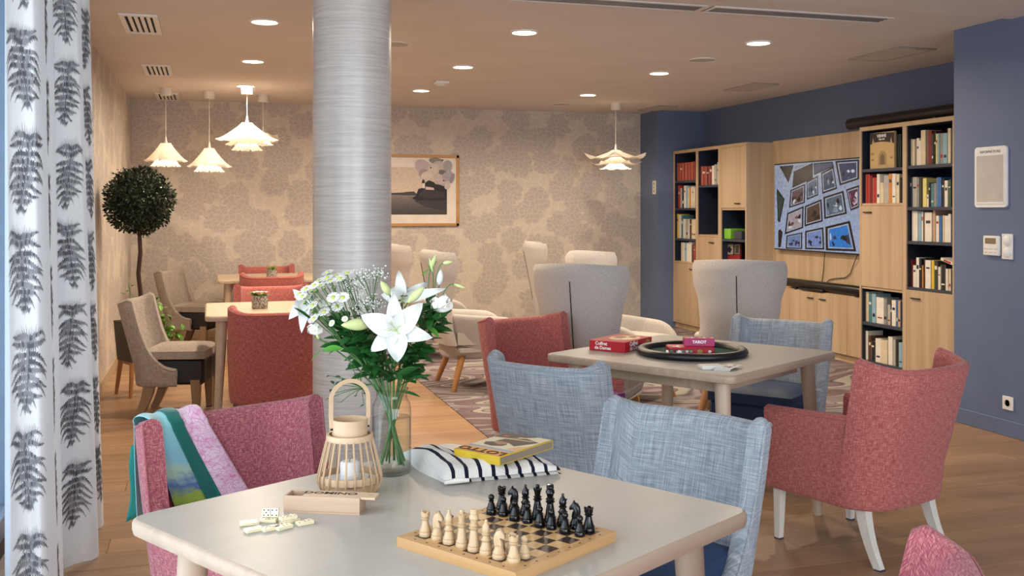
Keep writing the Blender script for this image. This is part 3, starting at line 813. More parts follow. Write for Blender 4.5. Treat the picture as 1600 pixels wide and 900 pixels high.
book_row(*RM, [(634, 700, 372, 'w'), (703, 741, 375, 'l'), (743, 762, 380, 'w'), (764, 782, 382, 'n'), (784, 868, 388, 'w'), (876, 908, 360, 'p'), (916, 952, 428, 'w'), (953, 984, 430, 'b'), (990, 1012, 425, 'c'), (1014, 1058, 428, 'w'), (1060, 1092, 408, 'w')],
         1.158, 'third shelf, right column, bookcase by blue wall', 'books on the third right shelf')
book_row(*RBm, [(601, 634, 40, 'R'), (642, 680, 108, 'w'), (682, 716, 18, 'w'), (718, 748, 30, 'k'), (750, 766, 108, 'o'), (768, 790, 20, 'k'), (791, 856, 50, 'w'), (858, 891, 52, 'y'), (892, 938, 60, 'd'), (940, 968, 128, 'w'), (970, 1030, 100, 'k'), (1032, 1060, 150, 'w'), (1062, 1090, 152, 'c')],
         .790, 'fourth shelf, right column, bookcase by blue wall', 'books on the fourth right shelf')
book_row(*RM, [(92, 140, -58, 'r'), (142, 170, -40, 'R'), (172, 218, -18, 'r'), (222, 256, -60, 'w'), (260, 300, 40, 'c'), (302, 358, -45, 's'), (362, 400, -65, 'o'), (402, 444, -65, 'w'), (446, 484, -60, 'c'), (486, 512, -20, 'k')],
         1.462, 'shelf above tall door, bookcase by blue wall', 'books above the tall door')
book_row(*RBm, [(88, 122, 420, 'c'), (124, 164, 440, 't'), (166, 210, 442, 'l'), (212, 300, 486, 'w'), (304, 342, 500, 'g'), (344, 380, 570, 's'), (382, 396, 560, 'k'), (398, 446, 518, 'w'), (448, 466, 520, 'b'), (468, 498, 522, 'p'), (500, 520, 540, 'B')],
         .452, 'shelf below tall door, bookcase by blue wall', 'books below the tall door')
book_row(*(1340, 340, 3.4625), [(38, 54, 612, 'w'), (56, 70, 640, 'n'), (72, 92, 668, 'k'), (94, 124, 655, 'w'), (126, 160, 664, 'c'), (162, 186, 645, 'w'), (188, 202, 660, 's'), (204, 220, 662, 'k'), (222, 242, 676, 'l')],
         .125, 'lowest shelf, left column, bookcase by blue wall', 'books on the lowest shelf')
book_row(*LT, [(120, 146, 298, 'e'), (147, 172, 296, 'e'), (174, 208, 294, 'e'), (210, 240, 291, 'e'), (242, 270, 288, 'e'), (272, 304, 284, 'e')],
         1.753, 'top shelf, left column, bookcase by blue pillar', 'matching red volumes')
book_row(*LT, [(130, 148, 532, 'r'), (150, 166, 560, 's'), (168, 186, 536, 'k'), (188, 206, 534, 'w'), (207, 230, 538, 'l'), (231, 244, 552, 'c'), (245, 258, 552, 'o'), (260, 274, 548, 'w'), (275, 292, 540, 'c'), (293, 304, 552, 'w')],
         1.430, 'second shelf, left column, bookcase by blue pillar', 'books on the second left shelf')
book_row(*LMm, [(48, 80, 200, 'y'), (82, 114, 212, 'w'), (116, 138, 214, 't'), (140, 172, 262, 'w'), (174, 202, 266, 's'), (204, 220, 264, 'w'), (222, 244, 266, 'n'), (246, 272, 268, 'c'), (274, 300, 268, 'c')],
         1.070, 'third shelf, left column, bookcase by blue pillar', 'books on the third left shelf')
book_row(*LMm, [(115, 140, 562, 'c'), (141, 160, 564, 'w'), (161, 180, 566, 'l'), (181, 206, 568, 'w'), (208, 246, 556, 'w'), (248, 272, 596, 'n'), (273, 296, 598, 'e')],
         .80, 'fourth shelf, left column, bookcase by blue pillar', 'books on the fourth left shelf')
book_row(*LT, [(342, 376, 334, 'e'), (378, 414, 332, 'e'), (416, 452, 330, 'R'), (454, 478, 330, 'R'), (480, 504, 325, 'w'), (506, 528, 312, 's'), (534, 549, 290, 'w')],
         1.687, 'top shelf, middle column, bookcase by blue pillar', 'books in the middle column')
# face-out books
def face_book(y0, y1, z0, h, label, back, polys, crop, xf, tilt=0):
    t = thing('book', label, 'book')
    MB().bb((xf, y0, z0), (xf + .022, y1, z0 + h), .001).build('cover', bmat(back), t)
    mb, cs = layered(polys, xf - .0002, *crop); mb.build('cover_print', m_print, t, 0, None, cs)
    MB().bb((xf + .003, y0 + .002, z0 + h - .001), (xf + .019, y1 - .002, z0 + h + .0012)).build('pages', m_pages, t)
    return t
xb = 5.405
pa, pb = px(1340 + 146 / 7.5, 255, x=xb), px(1340 + 430 / 7.5, 255, x=xb); zt = px(1340 + 290 / 7.5, 170 + 275 / 7.5, x=xb).z
t = face_book(pb.y, pa.y, 1.753, zt - 1.753, 'sand coloured picture book titled VIENNE standing face out on the top shelf', '#c2a878',
    [([(148, 290), (428, 272), (428, 400), (148, 420)], '#3a3034'), ([(150, 425), (200, 396), (280, 384), (360, 388), (426, 402), (426, 648), (150, 668)], '#c9ad7a'),
     ([(168, 420), (182, 340), (196, 415)], '#b9a888'), ([(380, 400), (392, 325), (406, 398)], '#b9a888'),
     ([(240, 660), (242, 545), (265, 500), (290, 490), (318, 500), (338, 540), (340, 652)], '#a98f63'), ([(262, 655), (264, 560), (290, 520), (316, 555), (318, 650)], '#7a6650'),
     ([(160, 520), (190, 518), (190, 540), (160, 542)], '#9a835c'), ([(160, 590), (190, 588), (190, 610), (160, 612)], '#9a835c'), ([(380, 560), (410, 558), (410, 580), (380, 582)], '#9a835c')], (1340, 170, 7.5), xb)
pc = px(1340 + 285 / 7.5, 170 + 318 / 7.5, x=xb); text('VIENNE', .036, m_white_ink, t, (xb - .0045, pc.y, pc.z), (R(90), 0, R(-90)), bold=.0012)
pc = px(1340 + 285 / 7.5, 170 + 358 / 7.5, x=xb); text('1900-1938', .019, m_white_ink, t, (xb - .0045, pc.y, pc.z), (R(90), 0, R(-90)), bold=.0006)
for k, (a, b, c, lb) in enumerate(((436, 476, '#4a5550', 'grey green'), (480, 505, '#2d3a34', 'dark green'))):
    q0, q1 = px(1340 + a / 7.5, 207, x=5.44), px(1340 + b / 7.5, 207, x=5.44)
    o = MB().bb((0, -(q0.y - q1.y) / 2, 0), (.2, (q0.y - q1.y) / 2, .27), .002).build('book', [bmat(c)]); o.location = (5.44, (q0.y + q1.y) / 2, 1.753)
    MB().bb((.004, -(q0.y - q1.y) / 2 + .003, .268), (.195, (q0.y - q1.y) / 2 - .003, .2715)).build('pages', m_pages, o)
    tag(o, 'tall %s album standing right of the VIENNE picture book' % lb, 'book')
q = LMm; xb = 5.43
pa, pb = px(q[0] + 640 / q[2], 390, x=xb), px(q[0] + 870 / q[2], 390, x=xb); zt = px(q[0] + 750 / q[2], q[1] + 578 / q[2], x=xb).z
t = face_book(pb.y, pa.y, .80, zt - .80, 'black and red book with pictures face out below the green papers', '#7c1f24',
    [([(645, 580), (872, 578), (872, 810), (645, 815)], '#201a1a'), ([(665, 590), (782, 590), (782, 715), (665, 722)], '#8d8880'), ([(690, 660), (730, 610), (770, 650), (740, 700)], '#1f1c1b'),
     ([(800, 592), (866, 592), (866, 710), (800, 712)], '#7d776c'), ([(810, 602), (856, 602), (856, 700), (810, 702)], '#3d332c'), ([(650, 740), (870, 715), (870, 812), (650, 815)], '#8c2226')], LMm, xb)
o = MB().box((0, 0, 0), (.19, .16, .11), .003).build('paper_stack', M('lime_paper', '#7fc23a', .6, c2='#78b935')); o.location = (5.48, px(1050 + 718 / 8.185, 365, x=5.40).y, 1.093 + .055)
tag(o, 'bright green ream of papers on the shelf under the high door', 'papers'); 
o = MB().box((0, 0, 0), (.2, .15, .09), .003).build('paper_stack', m_shelf); o.location = (5.48, px(1050 + 862 / 8.185, 365, x=5.40).y, 1.093 + .045)
tag(o, 'low dark grey box beside the bright green papers on the shelf', 'box')
o = thing('trophy', 'gold figurine standing behind the grey box on the shelf', 'trophy', (5.64, px(1050 + 912 / 8.185, 350, x=5.64).y, 1.093))
gm = M('gold_metal', '#c8962e', .3, .8)
MB().lathe([(.03, 0), (.03, .02), (.012, .03), (.012, .10), (.022, .14), (.03, .20), (.028, .24), (.018, .25)], 16).build('cup', gm, o)
MB().box((0, 0, .265), (.05, .05, .02), .003).build('lid', gm, o)
# book lying on top of the fourth shelf row
o = MB().box((0, 0, 0), (.15, .13, .022), .001).build('book', bmat('#ece6da')); o.location = (5.46, 6.43, 1.014)
pz = .790
hh = [k for k in (1.02,)]
o.rotation_euler = (R(14), 0, 0)
MB().bb((-.0765, -.05, -.007), (-.0748, .03, .007)).build('spine_title', bmat('#b3302a'), o)
tag(o, 'white paperback lying slanted on top of the fourth shelf row', 'book')

# ---------------------------------------------------------------- things on the blue wall
def plate(name, label, cat, u0, v0, u1, v1):
    a, b = px(u0, v0, x=WR), px(u1, v1, x=WR); cy, cz = (a.y + b.y) / 2, (a.z + b.z) / 2
    t = thing(name, label, cat, (WR, cy, cz), R(-90)); return t, abs(a.y - b.y), abs(a.z - b.z)    # local x to the right, -y out of the wall
t, w, h = plate('notice_frame', 'white rounded information frame on the blue wall', 'notice board', 1526, 231, 1575, 324)
w, h = .272, .385
def rrect(w, h, r, n=6):
    pts = []
    for cx, cy, a0 in ((w / 2 - r, h / 2 - r, 0), (-w / 2 + r, h / 2 - r, 90), (-w / 2 + r, -h / 2 + r, 180), (w / 2 - r, -h / 2 + r, 270)):
        for k in range(n + 1): a = R(a0 + 90 * k / n); pts.append((cx + r * math.cos(a), cy + r * math.sin(a)))
    return pts
RX = Matrix.Rotation(R(90), 4, 'X')          # xy drawing stood up, extruding out of the wall
MB().prism(rrect(w, h, .022), 0, .014).xf(RX).build('frame', m_white, t, 30)
MB().bb((-w / 2 + .02, -.0165, -h / 2 + .022), (w / 2 - .02, -.014, h / 2 - .056), .001).build('sheet', M('grey_sheet', '#c3bcb4', .5), t)
MB().bb((-w / 2 + .02, -.018, -h / 2 + .022), (w / 2 - .02, -.0164, -h / 2 + .034)).build('ledge', m_white, t)
for s in (-1, 1): MB().bb((s * (w / 2 - .018) - .003, -.018, -h / 2 + .022), (s * (w / 2 - .018) + .003, -.014, h / 2 - .056)).build('ledge', m_white, t)
text('INFORMATIONS', .024, m_shelf, t, (0, -.0145, h / 2 - .033), (R(90), 0, 0))
t, w, h = plate('thermostat', 'square white thermostat with small display beside the switch', 'thermostat', 1540, 368, 1565, 400)
MB().box((0, -.012, 0), (.135, .024, .125), .006).build('body', m_white, t)
MB().bb((-.045, -.0255, .012), (.045, -.0238, .048)).build('display', M('lcd_display', '#8b7a5e', .25), t)
for i in range(2):
    for j in range(3): MB().box((-.042 + j * .042, -.025, -.018 - i * .022), (.026, .004, .010), .001).build('button', m_offwhite, t)
t, w, h = plate('wall_switch', 'tall white double switch plate on the blue wall', 'switch', 1566, 365, 1585, 406)
MB().box((0, -.006, 0), (.088, .012, .158), .003).build('plate', m_white, t)
for s in (-1, 1): MB().lathe([(.030, 0), (.030, .006), (.026, .009)], 24).xf(Matrix.Translation((0, -.011, s * .036)) @ RX).build('rocker', m_white, t)
t, w, h = plate('wall_socket', 'white power socket low on the blue wall', 'socket', 1567, 618, 1585, 642)
MB().box((0, -.005, 0), (.086, .010, .084), .003).build('plate', m_white, t)
MB().lathe([(.026, 0), (.026, .003), (.022, .003), (.020, .0005)], 24, cap0=False).xf(Matrix.Translation((0, -.0095, 0)) @ RX).build('well', m_offwhite, t)
for s in (-1, 1): MB().lathe([(.0035, 0), (.0035, .0012)], 10).xf(Matrix.Translation((s * .009, -.0098, 0)) @ RX).build('hole', m_dark, t)
p = px(1023, 293, x=XP); t = thing('switch_panel', 'small cream control plate on the blue pillar', 'switch', (XP, p.y, p.z), R(-90))
MB().box((0, -.006, 0), (.085, .012, .165), .003).build('plate', m_offwhite, t)
for z, s in ((.045, .016), (.0, .014), (-.045, .016)): MB().box((0.006, -.013, z), (s, .004, s * 1.5), .002).build('button', m_shelf, t)

# framed artwork on the back wall
t = thing('framed_picture', 'oak framed photo print of a lighthouse islet with pale flowers', 'picture')
A0, A1 = px(580, 243, y=WB - .02), px(717, 353, y=WB - .02); YA = WB - .02
x0, x1, z1, z0 = A0.x, A1.x, A1.z + .83, A1.z
m_frame = wood('golden_oak_frame', '#c2914f', '#ae7d3e', 'x', .4)
for (a, b) in (((x0, z0), (x1, z0 + .032)), ((x0, z1 - .032), (x1, z1)), ((x0, z0), (x0 + .032, z1)), ((x1 - .032, z0), (x1, z1))):
    MB().bb((a[0], YA - .012, a[1]), (b[0], WB, b[1]), .002).build('frame_bar', m_frame, t)
MB().bb((x0 + .03, YA, z0 + .03), (x1 - .03, WB, z1 - .03)).build('mount', M('white_mount', '#e5d9cd', .7), t)
def ell(cx, cy, rx, ry, a=0, n=14): return [(cx + rx * math.cos(k * 2 * math.pi / n) * math.cos(a) - ry * math.sin(k * 2 * math.pi / n) * math.sin(a), cy + rx * math.cos(k * 2 * math.pi / n) * math.sin(a) + ry * math.sin(k * 2 * math.pi / n) * math.cos(a)) for k in range(n)]
L0 = -45
polys = [([(L0, 200), (632, 200), (632, 672), (L0, 672)], '#c7b4a4'), ([(L0, 330), (632, 330), (632, 470), (L0, 470)], '#cbb7a2')]
for k in range(8): polys.append(([(L0, 468 + k * 26), (632, 468 + k * 26), (632, 494 + k * 26), (L0, 494 + k * 26)], ['#837671', '#786b68', '#6d625f', '#645a58', '#5a5150', '#524a49', '#4a4342', '#433d3c'][k]))
polys += [([(L0, 462), (200, 455), (215, 450), (300, 444), (330, 470), (330, 484), (200, 482), (L0, 470)], '#463c3a'),
          ([(278, 512), (320, 490), (345, 420), (385, 408), (420, 350), (455, 332), (500, 350), (520, 370), (560, 378), (632, 400), (632, 530), (330, 535)], '#241f1e'),
          ([(345, 480), (400, 425), (500, 430), (600, 450), (620, 510), (420, 515)], '#38312e'), ([(385, 412), (388, 362), (410, 362), (412, 412)], '#d9cfc6'), ([(380, 362), (384, 335), (395, 320), (408, 335), (412, 362)], '#2a2322'),
          ([(415, 425), (420, 395), (500, 408), (505, 430)], '#c9b4a8'), ([(300, 535), (632, 530), (632, 640), (420, 600)], '#3b3534')]
for (cx, cy, rx, ry, a, c) in ((390, 190, 85, 62, .5, '#b4a4a4'), (400, 260, 50, 42, 0, '#9c8b8e'), (440, 280, 75, 40, -.3, '#c9bab0'), (520, 135, 70, 30, .1, '#857d7c'), (555, 200, 70, 62, .4, '#b3a8a2'),
                              (590, 250, 45, 24, .1, '#6f6566'), (640, 190, 45, 60, 0, '#9f969a'), (560, 330, 62, 40, .5, '#b7a8ab'), (640, 290, 60, 45, -.7, '#a297a0'), (635, 380, 30, 45, .2, '#b9ada8'), (685, 310, 22, 52, .3, '#8f8790'), (500, 220, 60, 50, .9, '#c4b6ac')):
    polys.append((ell(cx, cy, rx, ry, a), c))
for (cx, cy) in ((470, 205), (600, 335), (590, 130)): polys.append((ell(cx, cy, 10, 7, 0, 8), '#3a3234'))
mb, cs = layered(polys, YA - .0002, 600, 230, 6.43, 'y'); mb.build('print', printed('photo_print', .4, 0, .15, 40), t, 0, None, cs)

# ================================================================ CHAIRS AND TABLES
def shell(hw, yb, yf, rc, zr, th, H, lean, bulge, extra=(), taper=.05, zi=.30):
    """upholstered tub: U-shaped wall, outside, rounded rim, inside; H(q, x) gives its height q metres ahead of the back"""
    half = []
    ys = [yf - (yf - yb - rc) * k / 7 for k in range(8)]
    for e in extra: ys.append(e)
    ys = sorted(set(round(k, 4) for k in ys if k >= yb + rc), reverse=True)
    half += [(hw, k) for k in ys]
    for k in range(1, 8):
        a = R(90 * k / 7); half.append((hw - rc + rc * math.cos(a), yb + rc - rc * math.sin(a)))
    half = [(x, y - bulge * max(0, 1 - (abs(x) / hw) ** 2) * max(0, min(1, (yb + rc - y) / rc))) for x, y in half]
    nb = 6; xe, ye = hw - rc, yb
    for k in range(1, nb + 1):
        x = xe * (1 - k / nb); half.append((x, yb - bulge * (1 - (x / hw) ** 2)))
    path = half + [(-x, y) for x, y in reversed(half[:-1])]
    N = len(path); cum = [0]
    for k in range(1, N): cum.append(cum[-1] + math.dist(path[k], path[k - 1]))
    nrm = []
    for k in range(N):
        a, b = path[max(0, k - 1)], path[min(N - 1, k + 1)]
        tx, ty = b[0] - a[0], b[1] - a[1]; l = math.hypot(tx, ty) or 1; nrm.append((ty / l, -tx / l))
    for k in range(N):                        # make sure normals point away from the seat
        if nrm[k][0] * path[k][0] + nrm[k][1] * (path[k][1] - .1) < 0: nrm[k] = (-nrm[k][0], -nrm[k][1])
    vs = []; uvrow = []; colsd = []; tops = []
    for k, (x, y) in enumerate(path):
        q = y - yb; Ht = H(q, x); wb = max(0.0, min(1.0, 1 - q / .42)); r = th / 2; col = []
        for j in range(3): a = R(90 * j / 2); col.append((th * .25 * (1 - math.sin(a)), zr + th * .25 * (1 - math.cos(a))))
        for j in range(1, 9): col.append((0, zr + .014 + (Ht - r - zr - .014) * j / 8))
        for j in range(1, 7): a = R(180 * j / 6); col.append((r - r * math.cos(a), Ht - r + r * math.sin(a)))
        for j in range(1, 7): col.append((th, Ht - r - (Ht - r - zi) * j / 6))
        L = 0; prev = None; us = []
        for (d, z) in col:
            px_ = x - nrm[k][0] * d; py_ = y - nrm[k][1] * d
            s = 1 - taper * max(0, 1 - (z - zr) / .42)
            if prev: L += math.hypot(d - prev[0], z - prev[1])
            prev = (d, z); us.append(L)
            vs.append((px_ * s, py_ - lean * max(0, z - .38) * wb + .10 * max(0, (.42 - z)) * wb, z))
        uvrow.append(us); colsd.append([c[0] for c in col]); tops.append(Ht)
    m = len(col); fs = []; uvs = []; steep = [abs(tops[k] - tops[k + 1]) > .04 for k in range(N - 1)]
    for k in range(N - 1):
        for j in range(m - 1):
            fs.append([k * m + j, (k + 1) * m + j, (k + 1) * m + j + 1, k * m + j + 1][::-1])
            if steep[k]: uvs.append([(colsd[e][i_] + .3, vs[e * m + i_][2]) for e, i_ in ((k, j), (k + 1, j), (k + 1, j + 1), (k, j + 1))][::-1])
            else: uvs.append([(cum[k], uvrow[k][j]), (cum[k + 1], uvrow[k + 1][j]), (cum[k + 1], uvrow[k + 1][j + 1]), (cum[k], uvrow[k][j + 1])][::-1])
    for e, rev in ((0, False), (N - 1, True)):
        f = [e * m + j for j in range(m)]
        uv = [(vs[i][1], vs[i][2]) for i in f]
        if rev: f.reverse(); uv.reverse()
        fs.append(f); uvs.append(uv)
    # underside
    b0 = len(vs)
    for (x, y) in path: vs.append((x * .8, y * .8 + .02, zr + .012))
    for k in range(N - 1):
        fs.append([k * m, b0 + k, b0 + k + 1, (k + 1) * m][::-1]); uvs.append([(0, 0)] * 4)
    # welts: thin piping round the outer rim
    mb = MB().add(vs, fs, uvs)
    rim = [Vector(vs[k * m + 11]) + Vector((nrm[k][0], nrm[k][1], 0)) * .001 for k in range(N)]
    return mb, rim
def arm_H(q, x):
    qn = .135
    if q > qn: return .572 + .018 * min(1, max(0, (.5 - q) / .36))
    return .788 + .038 * max(0, min(1, (q + .03) / (qn + .03))) ** 1.3
def side_H(q, x):
    if q < .075: return .785 + .04 * max(0, min(1, (q + .03) / .105)) ** 1.3
    return .335 + .22 * math.exp(-(q - .075) / .006) + .27 * math.exp(-(q - .075) / .05)
def cushion(w, d, z0, z1, yc, mb=None, crown=.02, n=10):
    mb = mb or MB()
    def top(u, v):
        x = (u - .5); y = (v - .5); e = (1 - abs(2 * x) ** 5) * (1 - abs(2 * y) ** 5)
        return (x * w * (1 - .02 * abs(2 * y) ** 6), yc + y * d * (1 - .02 * abs(2 * x) ** 6), z1 - .018 + (.018 + crown * .0) * e ** .6 + crown * e * .4)
    mb.grid(top, n, n, uvf=lambda u, v: (u * w, v * d))
    b = [];
    per = [(i / n, 0) for i in range(n)] + [(1, i / n) for i in range(n)] + [(1 - i / n, 1) for i in range(n)] + [(0, 1 - i / n) for i in range(n)]
    P = len(per)
    mb.grid(lambda u, v: (lambda p: (p[0], p[1], p[2] + (z0 - p[2]) * (1 - v)))(top(*per[int(round(u * P)) % P])), P, 3, wu=True, uvf=lambda u, v: (u * 2 * (w + d), v * (z1 - z0)))
    return mb
def leg_front(x, y, m, par, top=.30, w0=.042, w1=.026, name='leg'):
    l = MB().tube([(x, y, top), (x * 1.01, y + .004, .0)], [w0, w1], sq=(1, 1)).build(name, m, par, 30)
    MB().tube([(x * 1.01, y + .004, .006), (x * 1.01, y + .004, 0)], 1.0, sq=(w1 + .002, w1 + .002)).build('foot_cap', m_shelf, l, 30); return l
def leg_rear(x, y, m, par, name='leg', top=.27, k_=1.0):
    pts = []
    for k in range(7):
        f = k / 6; pts.append((x * (1 + .05 * f), y - .085 * f ** 1.8, top * (1 - f)))
    l = MB().tube(pts, [w * k_ for w in (.050, .047, .044, .040, .036, .033, .030)], sq=(.9, 1)).build(name, m, par, 40)
    p = pts[-1]; MB().bb((p[0] - .015, p[1] - .016, 0), (p[0] + .015, p[1] + .016, .005)).build('foot_cap', m_shelf, l); return l
def make_armchair(label, group=None, fab=None, vinyl=None, legm=None):
    t = thing('armchair', label, 'armchair', group=group); fab = fab or m_red
    qn = .135; yb = -.24
    mb, rim = shell(.295, yb, .285, .135, .22, .058, arm_H, .26, .035, extra=(yb + qn + .0004, yb + qn + .014))
    sh = mb.build('shell', fab, t, 55)
    k = len(rim)
    MB().tube(rim, .0035, 6).build('piping', fab, sh)
    cushion(.475, .55, .34, .455, .080).build('seat', vinyl or m_purple, t, 50)
    MB().box((0, .065, .285), (.46, .53, .11), .015).build('seat_base', vinyl or m_purple, t)
    for s in (-1, 1):
        leg_front(s * .235, .245, legm or m_whitewood, t); leg_rear(s * .205, -.15, legm or m_whitewood, t)
    return t
def make_sidechair(label, group=None, fab=None, vinyl=None, legm=None, capfab=None):
    t = thing('dining_chair', label, 'chair', group=group)
    mb, rim = shell(.285, -.25, .02, .072, .22, .055, side_H, .26, .055, extra=tuple(-.25 + k for k in (.0755, .080, .085, .090, .096, .103, .112, .124, .14, .165, .2)), zi=.30)
    sh = mb.build('shell', fab, t, 55); MB().tube(rim, .0032, 6).build('piping', fab, sh)
    cushion(.46, .42, .40, .47, -.005).build('seat', capfab or vinyl, t, 50)
    MB().box((0, .0, .315), (.45, .40, .18), .02).build('seat_base', vinyl, t)
    for s in (-1, 1):
        kk = 1.5 if legm is m_taupewood else 1.0
        leg_front(s * .20, .14, legm, t, .26, .042 * kk, .026 * kk); leg_rear(s * .205, -.16, legm, t, k_=kk)
    return t
def seat_at(t, X, Y, fx, fy, ey):
    """put the chair so that the two top corners of its back (ey ahead of its own origin) centre on (X, Y), facing (fx, fy)"""
    l = math.hypot(fx, fy); t.location = vp(X - fx / l * ey, Y - fy / l * ey); t.rotation_euler = (0, 0, yaw(fx, fy)); return t
EA, ES = -.20, -.27
red1 = seat_at(make_armchair('coral red armchair on white legs, seen from behind at the game tray table', 'coral red armchairs'), 1.588, 4.08, -.56, .83, EA)
def red(label, X, Y, fx, fy, ey=EA, src=None):
    c = copy_tree(src or red1); c['label'] = label; return seat_at(c, X, Y, fx, fy, ey)
red('coral red armchair on the far left side of the game tray table', .073, 5.63, .62, -.78)
scarf_chair = seat_at(make_armchair('coral red armchair with a scarf over its back', 'coral red armchairs', m_redtw), -.82, 2.99, .70, -.70, EA)
# the red chairs of the two back tables stand square to the room
redwood = make_armchair('coral red armchair with its back to us, left of the silver column', 'coral red armchairs', None, m_blackvinyl, m_taupewood)
redwood.location = (.405, 6.55, 0)
for (x, y, a, lb) in ((.48, 8.05, 180, 'coral red armchair facing us across the nearer of the two back tables'), (.57, 9.93, 0, 'coral red armchair turned away from us at the farther back table'), (.60, 11.02, 180, 'coral red armchair against the wallpapered back wall, facing us')):
    c = copy_tree(redwood); c['label'] = lb; c.location = (x, y, 0); c.rotation_euler = (0, 0, R(a))
blue1 = seat_at(make_sidechair('blue grey linen chair at the chess table, turned towards us', 'blue grey linen chairs', m_bluef, m_bluevinyl, m_whitewood), .507, 3.026, -.68, -.73, ES)
for (lb, X, Y, fx, fy) in (('blue grey linen chair showing its rounded back, between the two game tables', .148, 4.12, .59, .81),
                           ('blue grey linen chair facing us beyond the game tray, before the television wall', 1.49, 5.60, -.573, -.82)):
    c = copy_tree(blue1); c['label'] = lb; seat_at(c, X, Y, fx, fy, ES)
seat_at(make_sidechair('pinkish red twill chair cut off by the bottom edge, lower right corner', None, m_redtw, m_purple, m_whitewood), .635, 1.665, -.88, .47, ES)
grey1 = make_sidechair('taupe grey chair with black seat edge, at the nearer back table', 'taupe grey chairs', m_greyf, m_blackvinyl, m_taupewood, m_greyf)
seat_at(grey1, -2.56, 7.0, 1, .08, ES)
c = copy_tree(grey1); c['label'] = 'taupe grey chair at the farther back table, beyond the topiary'; seat_at(c, -3.42, 10.2, .97, -.1, ES)

def table(loc, rz, side, label, mt, me, ml, th=.034, group=None, leg_r=(.033, .022), splay=.035):
    t = thing('table', label, 'table', loc, rz, group)
    prof = [(.010, .75 - th), (.003, .75 - th + .003), (0, .75 - th * .6), (0, .75 - .008), (.0025, .75 - .0025), (.009, .7505)]
    mb = MB(); n = 8; rings = []
    for (ins, z) in prof: rings.append([(x, y, z) for x, y in rrect(side - 2 * ins, side - 2 * ins, max(.006, .045 - ins), n)])
    P = len(rings[0]); vs = [p for r_ in rings for p in r_]; fs = []
    for k in range(len(rings) - 1):
        for i in range(P): fs.append([k * P + i, k * P + (i + 1) % P, (k + 1) * P + (i + 1) % P, (k + 1) * P + i])
    fs.append(list(reversed(range(P))))
    mb.add(vs, fs, None); mb.build('edge_band', me, t, 50)
    MB().prism(rrect(side - .018, side - .018, .036, n), .742, .7506).build('tabletop', mt, t)
    for s in (-1, 1):
        MB().box((0, s * (side / 2 - .15), .685), (side - .26, .022, .062), .002).build('apron', me, t)
        MB().box((s * (side / 2 - .15), 0, .685), (.022, side - .32, .062), .002).build('apron', me, t)
        for s2 in (-1, 1):
            a, b = s * (side / 2 - .105), s2 * (side / 2 - .105)
            l = MB().tube([(a, b, .715), (a + s * splay, b + s2 * splay, 0)], [leg_r[0], leg_r[1]], 20).build('leg', ml, t, 50)
    return t
near_tab = table(vp(-.147, 2.17), yaw(*((-math.sin(R(2.4) + R(45)), math.cos(R(2.4) + R(45))))) , .955, 'square greige table with chessboard and flowers, nearest to us', m_top, m_topedge, m_legwood)
near_tab.rotation_euler = (0, 0, -TH + R(45 + 2.4))
far_tab = table(vp(.825, 4.63), -TH + R(45 + 3), .965, 'square greige table with the round game tray', m_top, m_topedge, m_legwood)
table((.455, 6.95, 0), 0, .955, 'pale beech table nearer of the two along the left wall', m_topwarm, m_topwarm, m_topwarm)
table((.555, 10.25, 0), 0, .955, 'pale beech table farther of the two along the left wall', m_topwarm, m_topwarm, m_topwarm)

# ---------------------------------------------------------------- wing chairs
def make_wing(label):
    t = thing('wing_chair', label, 'wing chair', group='pale wing chairs')
    def low_H(q, x):
        f = max(0, min(1, (q - .05) / .5)); g = max(0, min(.985, (q - .40) / .21)); return .60 - .04 * f - .20 * (1 - math.sqrt(1 - g * g))
    mb, rim = shell(.335, -.25, .36, .22, .245, .07, low_H, .20, .03, extra=(.18, .22, .26, .30, .33, .345), taper=.30, zi=.34)
    mb.build('shell', m_wing, t, 60)
    MB().box((0, .05, .315), (.50, .52, .09), .03).build('seat_base', m_wing, t)
    # tall back: waisted, flaring to two wings that curl forward
    Z0, Z1 = .36, 1.075
    def hw_(z):
        f = (z - Z0) / (Z1 - Z0)
        pts = [(0, .300), (.2, .270), (.42, .248), (.62, .262), (.82, .298), (.93, .305), (1.0, .288)]
        for (a, p), (b, q) in zip(pts, pts[1:]):
            if f <= b: s = (f - a) / (b - a); s = s * s * (3 - 2 * s); return p + (q - p) * s
        return pts[-1][1]
    def surf(u, f, side):
        z = Z0 + (Z1 - Z0) * f; w = hw_(z); x = (2 * u - 1)
        y = -.275 - .20 * (z - .38) + (.045 + .20 * max(0, f - .15) ** 1.2 * (1 if f < .9 else 1 - (f - .9) * 1.5)) * abs(x) ** 2.2
        e = max(0, 1 - abs(x) ** 8) ** .5 * max(0, 1 - max(0, (f - .94) / .06) ** 2) ** .5
        zz = z - .012 * (1 - x * x) * 0
        return Vector((x * w, y + side * .038 * e, zz + .018 * math.cos(x * 1.6) * f))
    nu, nv = 18, 20
    mb = MB()
    mb.grid(lambda u, f: surf(u, f, 1), nu, nv, uvf=lambda u, v: (u * .6, v * .72), flip=True)
    mb.grid(lambda u, f: surf(u, f, -1), nu, nv, uvf=lambda u, v: (u * .6, v * .72))
    bk = mb.build('backrest', m_wing, t, 70)
    seam = [surf(.5, f, -1) + Vector((0, -.0015, 0)) for f in [k / 14 for k in range(3, 13)]]
    MB().tube(seam, .0030, 6).build('seam', m_dark, bk)
    cushion(.52, .56, .36, .47, .075, crown=.05).build('seat', m_wing, t, 60)
    for sx in (-1, 1):
        for sy in (-1, 1):
            MB().tube([(sx * .19, sy * .17 + .03, .30), (sx * .27, sy * .27 + .03, 0)], [.030, .019], 14).build('leg', m_beech, t, 50)
    return t
